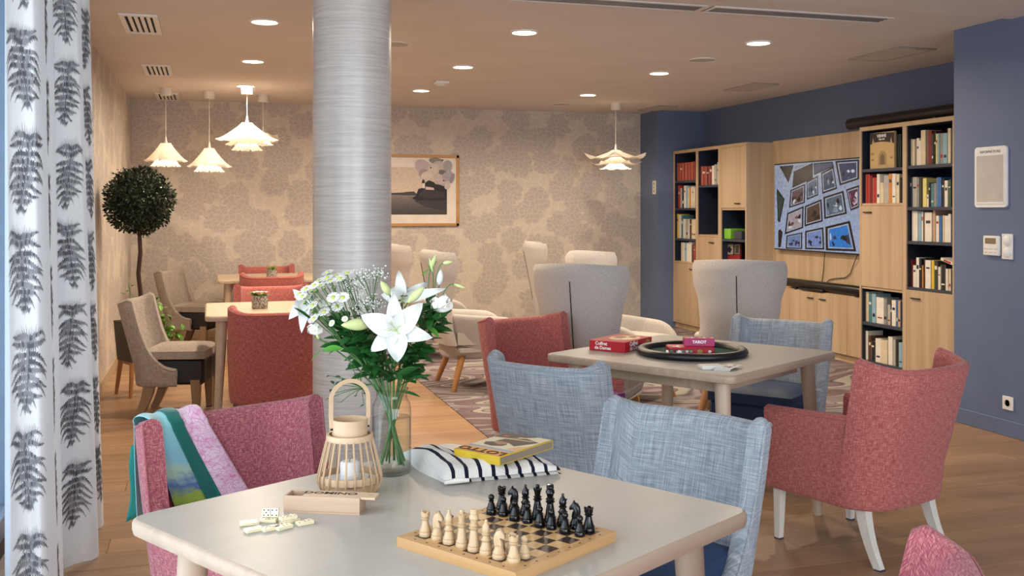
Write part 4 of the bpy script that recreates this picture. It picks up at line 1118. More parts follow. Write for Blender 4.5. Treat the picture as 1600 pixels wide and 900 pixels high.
def wing_at(t, X, Y, fx, fy):
    l = math.hypot(fx, fy); t.location = vp(X + fx / l * .33, Y + fy / l * .33); t.rotation_euler = (0, 0, yaw(fx, fy)); return t
w1 = wing_at(make_wing('pale wing chair with its back to us behind the red game box'), .37, 5.95, .36, .93)
for (lb, X, Y, fx, fy) in (('pale wing chair with its back to us before the left bookcase', 1.44, 6.45, .30, .95),
                           ('pale wing chair in profile beside the bouquet, nearer of the left pair', -.62, 8.0, .93, .30),
                           ('pale wing chair beyond the bouquet, farther of the left pair', -1.12, 9.55, .93, .30),
                           ('pale wing chair behind the front lounge chair, its wide back rising above it', .55, 7.75, .80, -.60),
                           ('pale wing chair against the wallpaper, its tall wing seen edge on', .22, 10.2, .97, .05)):
    c = copy_tree(w1); c['label'] = lb; wing_at(c, X, Y, fx, fy)

# ---------------------------------------------------------------- topiary
p = vp(-2.845, 7.72)
t = thing('potted_topiary', 'clipped ball topiary on a thin bare trunk in a dark square pot', 'potted tree', (p.x, p.y, 0), R(28))
pot = MB()
pot.grid(lambda u, v: (lambda q, s: (q[0] * s, q[1] * s, .265 + .295 * v))([(-.14, -.14), (.14, -.14), (.14, .14), (-.14, .14), (-.14, -.14)][int(round(u * 4))], .86 + .14 * v), 4, 1)
pot.bb((-.12, -.12, .262), (.12, .12, .27))
for s in (-1, 1):
    pot.bb((-.14, s * .133 - .007, .545), (.14, s * .133 + .007, .562)); pot.bb((s * .133 - .007, -.126, .545), (s * .133 + .007, .126, .562))
m_pot = M('dark_olive_pot', '#4d4335', .6, c2='#463c2f', sc=5)
pot.build('pot', m_pot, t, 30)
MB().bb((-.128, -.128, .52), (.128, .128, .535)).build('soil', M('potting_soil', '#2c2119', .95, bump=.5, bs=60), t)
for a in (-1, 1):
    for b in (-1, 1): MB().tube([(a * .10, b * .10, .27), (a * .125, b * .125, 0)], [.020, .013], 12).build('leg', m_beech, t, 50)
    MB().box((0, a * .10, .255), (.2, .018, .03), .002).build('rail', m_beech, t)
    MB().box((a * .10, 0, .255), (.018, .2, .03), .002).build('rail', m_beech, t)
rg = random.Random(11)
tr = [(0, 0, .53), (.012, .0, .75), (-.006, .004, .92), (.008, 0, 1.08), (.0, 0, 1.25), (.0, 0, 1.42)]
MB().tube(tr, [.019, .017, .0165, .016, .015, .012], 10).build('trunk', M('dark_bark', '#4a3327', .9, c2='#3a271d', sc=30, st=(1, 1, .2), bump=.6, bs=40), t, 60)
def leaf_verts(c, d, up, L, w, fold=.15, nseg=3):
    """small folded leaf from point c along d"""
    d = d.normalized(); s = d.cross(up); s = s.normalized() if s.length > 1e-5 else Vector((1, 0, 0)); nn = s.cross(d)
    vs = [c]; 
    for k in range(1, nseg):
        f = k / nseg; ww = w * math.sin(math.pi * f) ** .8 / 2
        p0 = c + d * L * f - nn * L * fold * f * f
        vs += [p0 - s * ww + nn * ww * .3, p0, p0 + s * ww + nn * ww * .3]
    vs.append(c + d * L - nn * L * fold)
    fs = [(0, 2, 1), (0, 3, 2)]
    for k in range(nseg - 2):
        b = 1 + 3 * k; fs += [(b, b + 1, b + 4, b + 3), (b + 1, b + 2, b + 5, b + 4)]
    b = 1 + 3 * (nseg - 2); e = len(vs) - 1; fs += [(b, b + 1, e), (b + 1, b + 2, e)]
    return vs, fs
def leafmat(name, a, b, c, rough=.4):
    n = Nd(name).set(rough, spec=.4); g = n.n('NewGeometry'); n.col(n.ramp(g.outputs['Random Per Island'], [(0, a), (.5, b), (1, c)])); return n.m
m_box = leafmat('boxwood_leaf', '#0f1d0e', '#16270f', '#26391a', .35)
mb = MB(); zc = 1.475; rad = .245
for k in range(4200):
    v = Vector((rg.gauss(0, 1), rg.gauss(0, 1), rg.gauss(0, 1))).normalized()
    r_ = rad * (1 - .16 * rg.random() ** 1.5 + .05 * math.sin(v.x * 9 + v.z * 7)) + (.02 if rg.random() < .06 else 0)
    c = v * r_ + Vector((0, 0, zc)); d = (v * .6 + Vector((rg.gauss(0, .6), rg.gauss(0, .6), rg.gauss(0, .6)))).normalized()
    mb.add(*leaf_verts(c, d, v, .026 + .012 * rg.random(), .016, .1, 2))
mb.build('foliage', m_box, t, 0)['kind'] = 'stuff'
core = MB().lathe([(.001, -.2)] + [(.205 * math.cos(a), .205 * math.sin(a)) for a in [R(k) for k in range(-80, 81, 20)]] + [(.001, .205)], 18, (0, 0, zc)).build('dark_core', M('near_black_core', '#0b120a', 1), t)  # plain near-black sphere filling the inside of the leaf ball
ivy = t
m_ivy = leafmat('ivy_leaf', '#3c7a1e', '#5b9a2c', '#7cb53c')
mb = MB()
for k in range(150):
    a = rg.random(); q = vp(.05 + .25 * a + rg.gauss(0, .03), rg.gauss(0, .05)); z = .66 - .30 * a ** 1.5 + rg.gauss(0, .055)
    q = Matrix.Rotation(-R(28), 4, 'Z') @ Vector((q.x, q.y, z))
    mb.add(*leaf_verts(q, Vector((rg.gauss(0, 1), rg.gauss(0, 1), rg.gauss(-.2, .6))), Vector((0, 0, 1)), .035 + .03 * rg.random(), .034, .2, 3))
for k in range(7):
    q = Matrix.Rotation(-R(28), 4, 'Z') @ vp(-.08 + rg.gauss(0, .02), 0); mb.add(*leaf_verts(Vector((q.x, q.y, .70 + .02 * k)), Vector((rg.gauss(0, 1), rg.gauss(0, 1), .4)), Vector((0, 0, 1)), .05, .03, .2, 3))
mb.build('trailing_leaves', m_ivy, t, 0)['kind'] = 'stuff'
stm = MB()
for k in range(5):
    q1 = Matrix.Rotation(-R(28), 4, 'Z') @ vp(.06 + .05 * k, rg.gauss(0, .04)); stm.tube([(0, 0, .535), (q1.x * .5, q1.y * .5, .62), (q1.x, q1.y, .62 - .05 * k)], .003, 5)
q = Matrix.Rotation(-R(28), 4, 'Z') @ vp(-.08, 0); stm.tube([(0, 0, .535), (q.x * .8, q.y * .8, .66), (q.x, q.y, .84)], .003, 5)
stm.build('stem', M('green_stem', '#5c8a36', .6), t)

# ---------------------------------------------------------------- small planters on the back tables
m_spk = Nd('speckled_stone').set(.6); v_ = m_spk.coord('Object'); m_spk.col(m_spk.ramp(m_spk.noise(v_, 90, 3, .7), [(.42, '#5d564f'), (.5, '#a89f93'), (.6, '#c7bfb2')])); m_spk = m_spk.m
m_succ = leafmat('succulent_leaf', '#4f7d22', '#6f9a35', '#8fb54a')
def planter(loc, label, s, flower):
    t = thing('planter', label, 'plant pot', loc)
    MB().lathe([(s * .46, 0), (s * .5, .01), (s * .5, s * .82), (s * .44, s * .82), (s * .44, s * .7), (.0005, s * .7)], 24, cap1=False).build('pot', m_spk, t, 50)
    mb = MB()
    for k in range(26):
        a = rg.random() * 6.28; e = rg.random()
        mb.add(*leaf_verts(Vector((.15 * s * math.cos(a), .15 * s * math.sin(a), s * .74)), Vector((math.cos(a), math.sin(a), .25 + e)), Vector((0, 0, 1)), s * (.45 + .3 * rg.random()), s * .16, .25, 3))
    mb.build('leaves', m_succ, t, 0)
    if flower:
        mb = MB()
        for k in range(8):
            a = k * .785; mb.add(*leaf_verts(Vector((0, 0, s * .98)), Vector((math.cos(a), math.sin(a), .12)), Vector((0, 0, 1)), s * .58, s * .42, .05, 4))
        mb.build('flower', M('white_petal', '#efe6da', .6), t, 60)
planter(tuple(px(406, 482, z=.7505)), 'speckled stone pot with a white bloom on the nearer back table', .105, True)
planter((.585, 10.05, .7505), 'speckled stone pot with green leaves on the farther back table', .10, False)

# ---------------------------------------------------------------- curtain, sheer
CP = [(-.580, 3.40), (-.562, 3.43), (-.527, 3.455), (-.488, 3.45), (-.474, 3.53), (-.492, 3.75), (-.498, 3.97), (-.535, 4.13), (-.552, 4.23), (-.520, 4.285), (-.476, 4.31), (-.440, 4.325),
      (-.432, 4.40), (-.475, 4.54), (-.500, 4.66), (-.480, 4.725), (-.452, 4.76), (-.445, 4.84), (-.48, 4.93)]
def catmull(P, s):
    k = s * (len(P) - 1); i = min(int(k), len(P) - 2); f = k - i
    p0, p1, p2, p3 = P[max(0, i - 1)], P[i], P[i + 1], P[min(len(P) - 1, i + 2)]
    return tuple(.5 * (2 * p1[q] + (p2[q] - p0[q]) * f + (2 * p0[q] - 5 * p1[q] + 4 * p2[q] - p3[q]) * f * f + (3 * p1[q] - p0[q] - 3 * p2[q] + p3[q]) * f ** 3) for q in (0, 1))
def curtain_path(s, zf):
    """s 0..1 along the drape; zf 0 floor .. 1 top: broad pleats, pulled a little tighter at the rail"""
    x, y = catmull(CP, s)
    x = -.565 + (x + .565) * (1 - .26 * zf) - .020 * zf + .006 * math.sin(s * 31 + zf * 3) * (1 - zf)
    y = 3.3 + (y - 3.3) * (1 - .10 * zf) + .008 * math.sin(s * 23 + zf * 4)
    return x, y
ZT = 2.48
NS, NZ = 220, 40
grid_pts = [[Vector((*curtain_path(i / NS, j / NZ), .012 + (ZT - .012) * j / NZ)) for i in range(NS + 1)] for j in range(NZ + 1)]
arc = [0]
for i in range(NS): arc.append(arc[-1] + (grid_pts[0][i + 1] - grid_pts[0][i]).length)
m_cur = Nd('white_curtain_cloth').set(.9, spec=.15); m_cur.col('#f0eeea'); v_ = m_cur.coord('UV', (500, 500, 1)); m_cur.bump(m_cur.noise(v_, 1, 2), .15, .002)
tl = m_cur.n('BsdfTranslucent'); tl.inputs[0].default_value = lin('#f2efe9'); mx = m_cur.n('MixShader'); mx.inputs[0].default_value = .28
m_cur.l(m_cur.b.outputs[0], mx.inputs[1]); m_cur.l(tl.outputs[0], mx.inputs[2]); m_cur.l(mx.outputs[0], m_cur.out.inputs[0]); m_cur = m_cur.m
t = thing('curtain', 'white curtain printed with grey fern fronds at the left window', 'curtain', (0, 0, 0))
mb = MB()
mb.grid(lambda u, v: grid_pts[int(round(v * NZ))][int(round(u * NS))], NS, NZ, uvf=lambda u, v: (arc[int(round(u * NS))], v * ZT))
cl = mb.build('cloth', m_cur, t, 70)
MB().tube([(-.6, 2.6, ZT + .025), (-.6, 4.75, ZT + .025)], .012, 10).build('rail', m_white, t)
def cur_at(a, z, off):
    a = min(max(a, 0), arc[-1] - 1e-4); lo = 0; hi = NS
    while hi - lo > 1:
        m = (lo + hi) // 2
        if arc[m] <= a: lo = m
        else: hi = m
    f = (a - arc[lo]) / (arc[lo + 1] - arc[lo]); j = min(NZ - 1e-6, max(0, (z - .012) / (ZT - .012) * NZ)); j0 = int(j); g = j - j0
    A, B, C_, D = grid_pts[j0][lo], grid_pts[j0][lo + 1], grid_pts[j0 + 1][lo], grid_pts[j0 + 1][lo + 1]
    p = (A * (1 - f) + B * f) * (1 - g) + (C_ * (1 - f) + D * f) * g
    n = (B - A).cross(C_ - A).normalized()
    return p + n * off
m_fern = M('grey_fern_print', '#9b9ca1', .9, c2='#7e8085', sc=40, spec=.1)
m_fern2 = M('dark_fern_print', '#686a70', .9, c2='#5a5c62', sc=40, spec=.1)
def fern(mb, a0, z0, H, W, lean, flip, rg):
    """one drooping frond: a midrib and pinnae with toothed edges, mapped on the cloth"""
    def put(poly, mi):
        for side in (1, -1):
            q = [cur_at(a0 + p[0], z0 + p[1], .0012 * side) for p in poly]
            mb.add(q if side == 1 else q[::-1], [list(range(len(q)))], None, mi)
    n = 10
    for k in range(n):
        f = k / (n - 1)
        cx = lean * (f - .5) * .05; zc = H * (.5 - f)
        L = W * (.62 + .38 * math.sin(math.pi * min(1, f * .8 + .2))) * (1 if f < .72 else 1 - (f - .72) * 2.2)
        for sgn in (-1, 1):
            Ls = L * (1.0 if sgn == flip else .85); seg = 11; ph = rg.random() * 6
            def pt(u, e):
                th = .0088 * max(0, 1 - u ** 1.6) + .0014
                droop = -.50 * Ls * u ** 2.6 + .012 * math.sin(u * 5 + ph) * u + (.035 * u if f < .15 else 0)
                return (cx + sgn * Ls * u, zc + droop + e * th)
            for s in range(seg):
                u0, u1 = s / seg, (s + .9) / seg
                hi_, lo_ = 1.0 + .9 * rg.random(), -1.1 - 1.6 * rg.random()
                put([pt(u0, -.6), pt(u1, -.5), pt(u1, .5), pt((u0 + u1) / 2 + .05, hi_), pt(u0, .7)], 1 if rg.random() < .55 - .45 * u0 else 0)
                put([pt(u0, -.5), pt((u0 + u1) / 2 + .06, lo_), pt(u1, -.4)], 0)
                if f < .12: put([pt(u0, .6), pt((u0 + u1) / 2 + .02, 3.0 + 2 * rg.random()), pt(u0 + .035, .7)], 0)
    for k in range(10):
        f0, f1 = k / 10, (k + 1) / 10
        put([(lean * (f0 - .5) * .05 - .0014, H * (.5 - f0)), (lean * (f1 - .5) * .05 - .0014, H * (.5 - f1)), (lean * (f1 - .5) * .05 + .0014, H * (.5 - f1)), (lean * (f0 - .5) * .05 + .0014, H * (.5 - f0))], 1)
mbf = MB(); rg2 = random.Random(4)
at = lambda k: arc[int(round(k / (len(CP) - 1) * NS))]
for k_, zoff, W_f in ((2.0, 1.83, .078), (4.9, 1.70, .07), (6.6, 1.86, .07), (9.6, 1.846, .085), (12.6, 1.70, .065), (15.6, 1.80, .065), (17.6, 1.69, .065)):
    for r_ in range(-6, 3):
        z0 = zoff + r_ * .312 + rg2.uniform(-.008, .008)
        if z0 < .10 or z0 > ZT - .06: continue
        fern(mbf, at(k_) + rg2.uniform(-.006, .006), z0, .215, W_f, rg2.choice([-1, 1]) * rg2.uniform(.2, .7), -1 if k_ < 3 or 9 < k_ < 10 else 1, rg2)
mbf.build('fern_print', [m_fern, m_fern2], t, 0)['kind'] = 'stuff'
m_sheer = Nd('sheer_voile'); tr_ = m_sheer.n('BsdfTransparent'); tl = m_sheer.n('BsdfTranslucent'); tl.inputs[0].default_value = (.95, .96, 1, 1)
df = m_sheer.n('BsdfDiffuse'); df.inputs[0].default_value = (.9, .92, .95, 1)
m1 = m_sheer.n('MixShader'); m1.inputs[0].default_value = .4; m_sheer.l(tl.outputs[0], m1.inputs[1]); m_sheer.l(df.outputs[0], m1.inputs[2])
m2 = m_sheer.n('MixShader'); m2.inputs[0].default_value = .62; m_sheer.l(tr_.outputs[0], m2.inputs[1]); m_sheer.l(m1.outputs[0], m2.inputs[2]); m_sheer.l(m2.outputs[0], m_sheer.out.inputs[0])
sh_ = MB().grid(lambda u, v: (-.675 + .02 * math.sin(u * 42), 3.86 + .95 * u, .02 + 2.44 * v), 90, 2).build('sheer_curtain', m_sheer.m, None, 70)
tag(sh_, 'white sheer curtain strip between window and fern curtain', 'curtain')

# ================================================================ THINGS ON THE TABLES
ZT0 = .7507
def cz(a): return -TH + R(a)            # yaw given in degrees against the view direction

# ---------------------------------------------------------------- chessboard and pieces
BX, BY, BR, BH = .557, 1.888, R(32.5), .020
bd = thing('chessboard', 'wooden chessboard with dark and light squares on the nearest table', 'chessboard', (BX, BY, ZT0), BR)
m_bwood = wood('chessboard_oak', '#c9a271', '#b2854f', 'y', .45, bump=.05); m_bwood2 = wood('chessboard_oak_cross', '#c9a271', '#b2854f', 'x', .45, bump=.05)
m_sqd = M('dark_square_veneer', '#2c1f19', .4, c2='#3a2a21', sc=60); m_sql = wood('light_square_veneer', '#d3ad78', '#c69b63', 'x', .42, rnd=.12, fine=4)
BS = .302; SQ = .0322; hb = BS / 2; hq = SQ * 4
for s in (-1, 1):
    MB().prism([(s * hb, -hb), (s * hb, hb), (s * hq, hq), (s * hq, -hq)][::s], 0, BH).build('border', m_bwood, bd, 20)
    MB().prism([(-hb, s * hb), (hb, s * hb), (hq, s * hq), (-hq, s * hq)][::-s], 0, BH).build('border', m_bwood2, bd, 20)
MB().bb((-hq, -hq, .001), (hq, hq, BH - .003)).build('base', m_bwood, bd)
sq0 = {}
for i in range(8):
    for j in range(8):
        dk = (i + (7 - j)) % 2 == 0
        if dk not in sq0:
            o = MB().box((0, 0, 0), (SQ - .0004, SQ - .0004, .003), .0003).build('dark_square' if dk else 'light_square', m_sqd if dk else m_sql, bd); sq0[dk] = o
        else:
            o = sq0[dk].copy(); COL.objects.link(o); o.parent = bd
        o.location = (-hq + (i + .5) * SQ, -hq + (j + .5) * SQ, BH - .0014)
dots = MB()
for k in range(8):
    for s in (-1, 1):
        dots.box((s * (hb + hq) / 2, -hq + (k + .5) * SQ, BH + .0001), (.003, .004, .0004)); dots.box((-hq + (k + .5) * SQ, s * (hb + hq) / 2, BH + .0001), (.004, .003, .0004))
dots.build('coordinate_marks', m_print_ink, bd)['kind'] = 'stuff'

m_pale = wood('pale_boxwood_piece', '#c9b08c', '#b8986e', 'z', .38, fine=5, coat=.1); m_ebon = M('black_lacquer_piece', '#070708', .2, coat=.12, spec=.4, c2='#0b0b0c')
def base_prof(s): return [(.0118 * s, 0), (.0124 * s, .002), (.0124 * s, .006), (.0112 * s, .0085), (.0118 * s, .0105), (.0098 * s, .014)]
def turned(kind):
    b = base_prof(1.0 if kind != 'pawn' else .86)
    if kind == 'pawn': return b + [(.0062, .021), (.0044, .0245), (.0062, .0262), (.0044, .0278)] + [(.0066 * math.cos(a), .0335 + .0066 * math.sin(a)) for a in [R(k) for k in (-60, -30, 0, 30, 60, 85)]]
    if kind == 'rook': return b + [(.0070, .024), (.0060, .030), (.0086, .0335), (.0062, .0355), (.0086, .038), (.0090, .046), (.0066, .046), (.0062, .0425), (.0005, .0425)]
    if kind == 'bishop': return b + [(.0074, .023), (.0098, .027), (.0070, .030), (.0056, .034), (.0086, .037), (.0060, .039), (.0078, .045), (.0066, .051), (.0030, .0575), (.0022, .0590), (.0032, .0605), (.0026, .063), (.0006, .0640)]
    if kind == 'queen': return b + [(.0086, .024), (.0062, .036), (.0094, .040), (.0064, .042), (.0088, .045), (.0056, .047), (.0066, .054), (.0090, .0605), (.0060, .0615), (.0036, .0635), (.0046, .0665), (.0034, .0695), (.0006, .0705)]
    if kind == 'king': return b + [(.0088, .025), (.0064, .038), (.0098, .042), (.0068, .044), (.0094, .047), (.0060, .050), (.0072, .056), (.0094, .060), (.0080, .066), (.0066, .0675), (.0074, .0745), (.0062, .0765), (.0005, .077)]
    return b + [(.0085, .018), (.0074, .021), (.0080, .024), (.0005, .0245)]
def knight_head(mb):
    prof = [(-.0085, .022), (.0080, .022), (.0070, .030), (.0035, .037), (.0068, .0375), (.0118, .0360), (.0130, .0395), (.0115, .0435), (.0060, .050), (.0036, .0555), (.0016, .0510), (-.0040, .0490), (-.0080, .0430), (-.0098, .034)]
    n = len(prof); vs = []
    for (yy, f) in ((-.0048, .80), (-.0028, 1.0), (.0028, 1.0), (.0048, .80)):
        cx, cz_ = .001, .038
        for (x, z) in prof: vs.append((cx + (x - cx) * f, yy, cz_ + (z - cz_) * (f if z > .0235 else 1)))
    fs = [[k for k in range(n)][::1]] + [[3 * n + k for k in range(n)][::-1]]
    for r_ in range(3):
        for k in range(n): fs.append([r_ * n + k, (r_ + 1) * n + k, (r_ + 1) * n + (k + 1) % n, r_ * n + (k + 1) % n])
    mb.add(vs, fs)
cp = {}
def piece(kind, white, i, j, label, group=None):
    """one turned chessman; a knight's head and a rook's crown are parts"""
    key = (kind, white); m = m_pale if white else m_ebon
    loc = Matrix.Translation((BX, BY, ZT0 + BH)) @ Matrix.Rotation(BR, 4, 'Z') @ Vector((-hq + (i + .5) * SQ + random.uniform(-.002, .002), -hq + (j + .5) * SQ + random.uniform(-.002, .002), .0002))
    if key not in cp:
        o = MB().lathe(turned(kind), 22).build('chess_' + kind, m, None, 35); cp[key] = o
        if kind == 'knight':
            mb = MB(); knight_head(mb); mb.build('horse_head', m, o, 50)
        if kind == 'rook':
            mb = MB()
            for k in range(4): mb.box((.0078 * math.cos(k * 1.571 + .4), .0078 * math.sin(k * 1.571 + .4), .0468), (.0028, .0062, .003), .0004, k * 1.571 + .4)
            mb.build('battlement', m, o)
        if kind == 'queen':
            mb = MB()
            for k in range(8): mb.box((.0078 * math.cos(k * .785), .0078 * math.sin(k * .785), .061), (.0026, .0026, .004), .0008, k * .785)
            mb.build('coronet', m, o)
        if kind == 'bishop':
            MB().box((.0045, 0, .050), (.006, .0125, .0012), 0, Matrix.Rotation(R(-38), 4, 'Y')).build('mitre_cut', m_sqd if white else m_ebon, o)
        if kind == 'king': MB().lathe([(.0074, .069), (.0078, .0705), (.0074, .072)], 20).build('crown_band', m, o)
    else: o = copy_tree(cp[key])
    o.location = loc; o.rotation_euler = (0, 0, BR + (R(-70) if kind == 'knight' and white else R(110) if kind == 'knight' else random.uniform(-.6, .6)))
    tag(o, label, 'chess piece', group)
order = ['rook', 'knight', 'bishop', 'queen', 'king', 'bishop', 'knight', 'rook']
side_w = ['end nearest the domino box', 'end nearest the domino box', 'side nearest the domino box', '', '', 'side nearest us', 'end nearest us', 'corner nearest us']
side_b = ['end nearest the striped cardigan', 'end nearest the striped cardigan', 'side nearest the striped cardigan', '', '', 'side nearest the table corner', 'end nearest the table corner', 'end nearest the table corner']
for k, kd in enumerate(order):
    for white in (True, False):
        s = (side_w if white else side_b)[k]; nm = 'pale wooden' if white else 'glossy black'
        piece(kd, white, 0 if white else 7, 7 - k, ('%s %s of the back row, %s' % (nm, kd, s)) if s else '%s %s standing in the middle of its back row' % (nm, kd), 'pale chessmen' if white else 'black chessmen')
        own = ('%s, %s' % (kd, s)) if s else kd
        piece('pawn', white, 1 if white else 6, 7 - k, '%s pawn standing before the %s %s' % (nm, 'pale' if white else 'black', own), 'pale chessmen' if white else 'black chessmen')

# ---------------------------------------------------------------- domino box and tiles
m_dbox = wood('domino_box_wood', '#c9ad93', '#b8997e', 'x', .55, bump=.04); m_lid = wood('domino_lid_wood', '#dcbf9f', '#cdae8c', 'x', .5, bump=.03)
p = vp(-.405, 2.19); t = thing('domino_box', 'narrow wooden box with its lid half slid open, lettered DOMINO', 'box', (p.x, p.y, ZT0), cz(-7))
bw, bdp, bh, th = .168, .050, .036, .005
MB().bb((-bw / 2, -bdp / 2, 0), (bw / 2, bdp / 2, .004)).build('bottom', m_dbox, t)
for s in (-1, 1): MB().bb((-bw / 2, s * (bdp / 2 - th / 2) - th / 2, .004), (bw / 2, s * (bdp / 2 - th / 2) + th / 2, bh), .0006).build('side_panel', m_dbox, t)
MB().bb((-bw / 2, -bdp / 2 + th, .004), (-bw / 2 + th, bdp / 2 - th, bh), .0006).build('end_panel', m_dbox, t)
MB().bb((bw / 2 - th, -bdp / 2 + th, .004), (bw / 2, bdp / 2 - th, bh - .007), .0006).build('end_panel', m_dbox, t)
ld = MB().bb((-bw / 2 + .040, -bdp / 2 + th + .0005, bh - .0045), (bw / 2 + .032, bdp / 2 - th - .0005, bh + .0004), .0004).build('lid', m_lid, t)
tx_ = text('DOMINO', .021, m_print_ink, ld, (.012, .004, bh + .0006), (0, 0, 0), ext=.0002, sx=1.35, bold=.0006)
MB().lathe([(.004, 0), (.004, .0005)], 14, (bw / 2 + .018, 0, bh + .0004)).build('finger_notch', m_dbox, ld)
m_iv = M('ivory_tile', '#ece3c2', .3, c2='#e4d9b2', sc=30, coat=.2)
PIPS = {0: [], 1: [(0, 0)], 2: [(-1, -1), (1, 1)], 3: [(-1, -1), (0, 0), (1, 1)], 4: [(-1, -1), (-1, 1), (1, -1), (1, 1)], 5: [(-1, -1), (-1, 1), (1, -1), (1, 1), (0, 0)], 6: [(-1, -1), (-1, 0), (-1, 1), (1, -1), (1, 0), (1, 1)]}
DL, DW, DT = .035, .0188, .0066
def domino(u, v, z, ang, a, b, label, tilt=(0, 0), stand=False):
    q = px(u, v, z=ZT0); q.z = ZT0
    o = MB().box((0, 0, 0), (DL, DW, DT), .0006).build('domino_tile', m_iv, None, 20)
    pm = MB()
    for half, n in ((-1, a), (1, b)):
        for (x, y) in PIPS[n]: pm.lathe([(.0016, 0), (.0016, .0002)], 10, (half * DL / 4 + x * .0046, y * .0052, DT / 2))
    if pm.v: pm.build('pips', m_print_ink, o)
    MB().bb((-.0005, -DW / 2 + .002, DT / 2), (.0005, DW / 2 - .002, DT / 2 + .0002)).build('centre_line', m_print_ink, o)
    if stand: o.rotation_euler = (R(80), 0, cz(ang)); o.location = (q.x, q.y, ZT0 + z + DW / 2 + .0002)
    else: o.rotation_euler = (R(tilt[0]), R(tilt[1]), cz(ang)); o.location = (q.x, q.y, ZT0 + z + DT / 2 + .0002)
    tag(o, label, 'domino', 'loose dominoes')
domino(388, 820, 0, 16, 1, 0, 'ivory domino lying outermost on the left of the heap, single pip')
domino(396, 830, 0, 38, 0, 0, 'blank ivory domino at the front left of the heap')
domino(422, 828, 0, 42, 3, 2, 'ivory domino lying in front of the standing tile')
domino(420, 815, 0, -5, 4, 3, 'ivory domino lying flat under the standing tile')
domino(423, 813, .0068, -4, 5, 4, 'ivory domino standing on edge, five and four', stand=True)
domino(450, 816, .0068, 36, 5, 4, 'ivory domino lying on top of another by the box')
domino(454, 816, 0, 40, 1, 6, 'ivory domino under the topmost one beside the box')
domino(443, 826, 0, 46, 0, 1, 'ivory domino half hidden at the middle of the heap')
domino(476, 819, 0, 36, 2, 1, 'ivory domino lying alone on the right, before the box')

# ---------------------------------------------------------------- lantern
m_cane = wood('split_cane', '#c7a885', '#b0906b', 'z', .5); m_cane2 = wood('bent_wood_band', '#cbaf8d', '#bb9c78', 'x', .5)
p = vp(-.373, 2.325); t = thing('lantern', 'cane slatted lantern with a bent wooden handle beside the vase', 'lantern', (p.x, p.y, ZT0), R(10))
MB().lathe([(.060, .004), (.062, .006), (.062, .014), (.058, .016)], 40).build('base_board', m_cane2, t)
MB().lathe([(.066, .030), (.069, .030), (.069, .046), (.066, .046), (.066, .030)], 40, cap0=False, cap1=False).build('lower_hoop', m_cane2, t, 30)
MB().lathe([(.047, .124), (.053, .124), (.054, .130), (.053, .137), (.047, .137)], 40, cap0=False, cap1=False).build('upper_hoop', m_cane2, t, 30)
MB().lathe([(.037, .134), (.040, .134), (.041, .171), (.038, .171), (.037, .134)], 40, cap0=False, cap1=False).build('collar', m_cane2, t, 30)
NC = 22
for k in range(NC):
    a = 2 * math.pi * k / NC
    pts = [(.050, .132), (.054, .118), (.061, .090), (.068, .062), (.073, .040), (.072, .024), (.064, .010), (.052, .004)]
    MB().tube([(r_ * math.cos(a), r_ * math.sin(a), z) for r_, z in pts], .0024, 6).build('cane', m_cane, t)
m_lglass = glass('lantern_glass', (.97, .98, 1, 1))
MB().lathe([(.030, .016), (.031, .020), (.031, .125)], 28, cap1=False).build('glass_cylinder', m_lglass, t, 40)
MB().lathe([(.022, .019), (.022, .070), (.018, .074), (.0005, .072)], 20).build('candle', M('white_wax', '#f3efe6', .5), t)
MB().tube([(0, 0, .07), (.001, 0, .08)], .0008, 5).build('wick', m_black, t)
hp = [(-.0425, 0, .145), (-.0445, 0, .18)] + [(.0455 * math.cos(a), 0, .212 + .046 * math.sin(a)) for a in [R(180 - k * 15) for k in range(1, 12)]] + [(.0445, 0, .18), (.0425, 0, .145)]
MB().tube(hp, 1.0, sq=(.0095, .0028), up=(0, 1, 0)).build('handle', m_cane2, t, 40)
for s in (-1, 1): MB().tube([(s * .040, 0, .150), (s * .0465, 0, .150)], .003, 10).build('rivet', m_blackmetal, t)

# ---------------------------------------------------------------- vase and bouquet
VX, VY = -.2975, 2.50
V0 = vp(VX, VY, ZT0)
t = thing('vase', 'clear glass jar vase half full of water, with the bouquet', 'vase', V0)
prof = [(.040, 0), (.0465, .004), (.0478, .012), (.0478, .160), (.046, .172), (.0385, .186), (.0375, .196), (.0385, .206), (.0405, .209)]
m_vase = glass('vase_glass', (.965, .985, .975, 1), .02, 1.5, .45)
MB().lathe(prof, 48, cap1=False).build('glass_wall', m_vase, t, 40)
MB().lathe([(.0385, .2085), (.0405, .2105), (.042, .2085), (.0405, .2065), (.0385, .2085)], 48, cap0=False, cap1=False).build('rim', m_vase, t, 60)
MB().lathe([(.037, .006), (.044, .009), (.044, .014), (.020, .012), (.0005, .011)], 40).build('thick_base', m_vase, t, 60)
m_water = glass('vase_water', (.93, .965, .95, 1), ior=1.33, edge=.7)
MB().lathe([(.0445, .015), (.0462, .02), (.0462, .139), (.0448, .1405), (.0005, .139)], 40, cap0=False).build('water', m_water, t, 40)

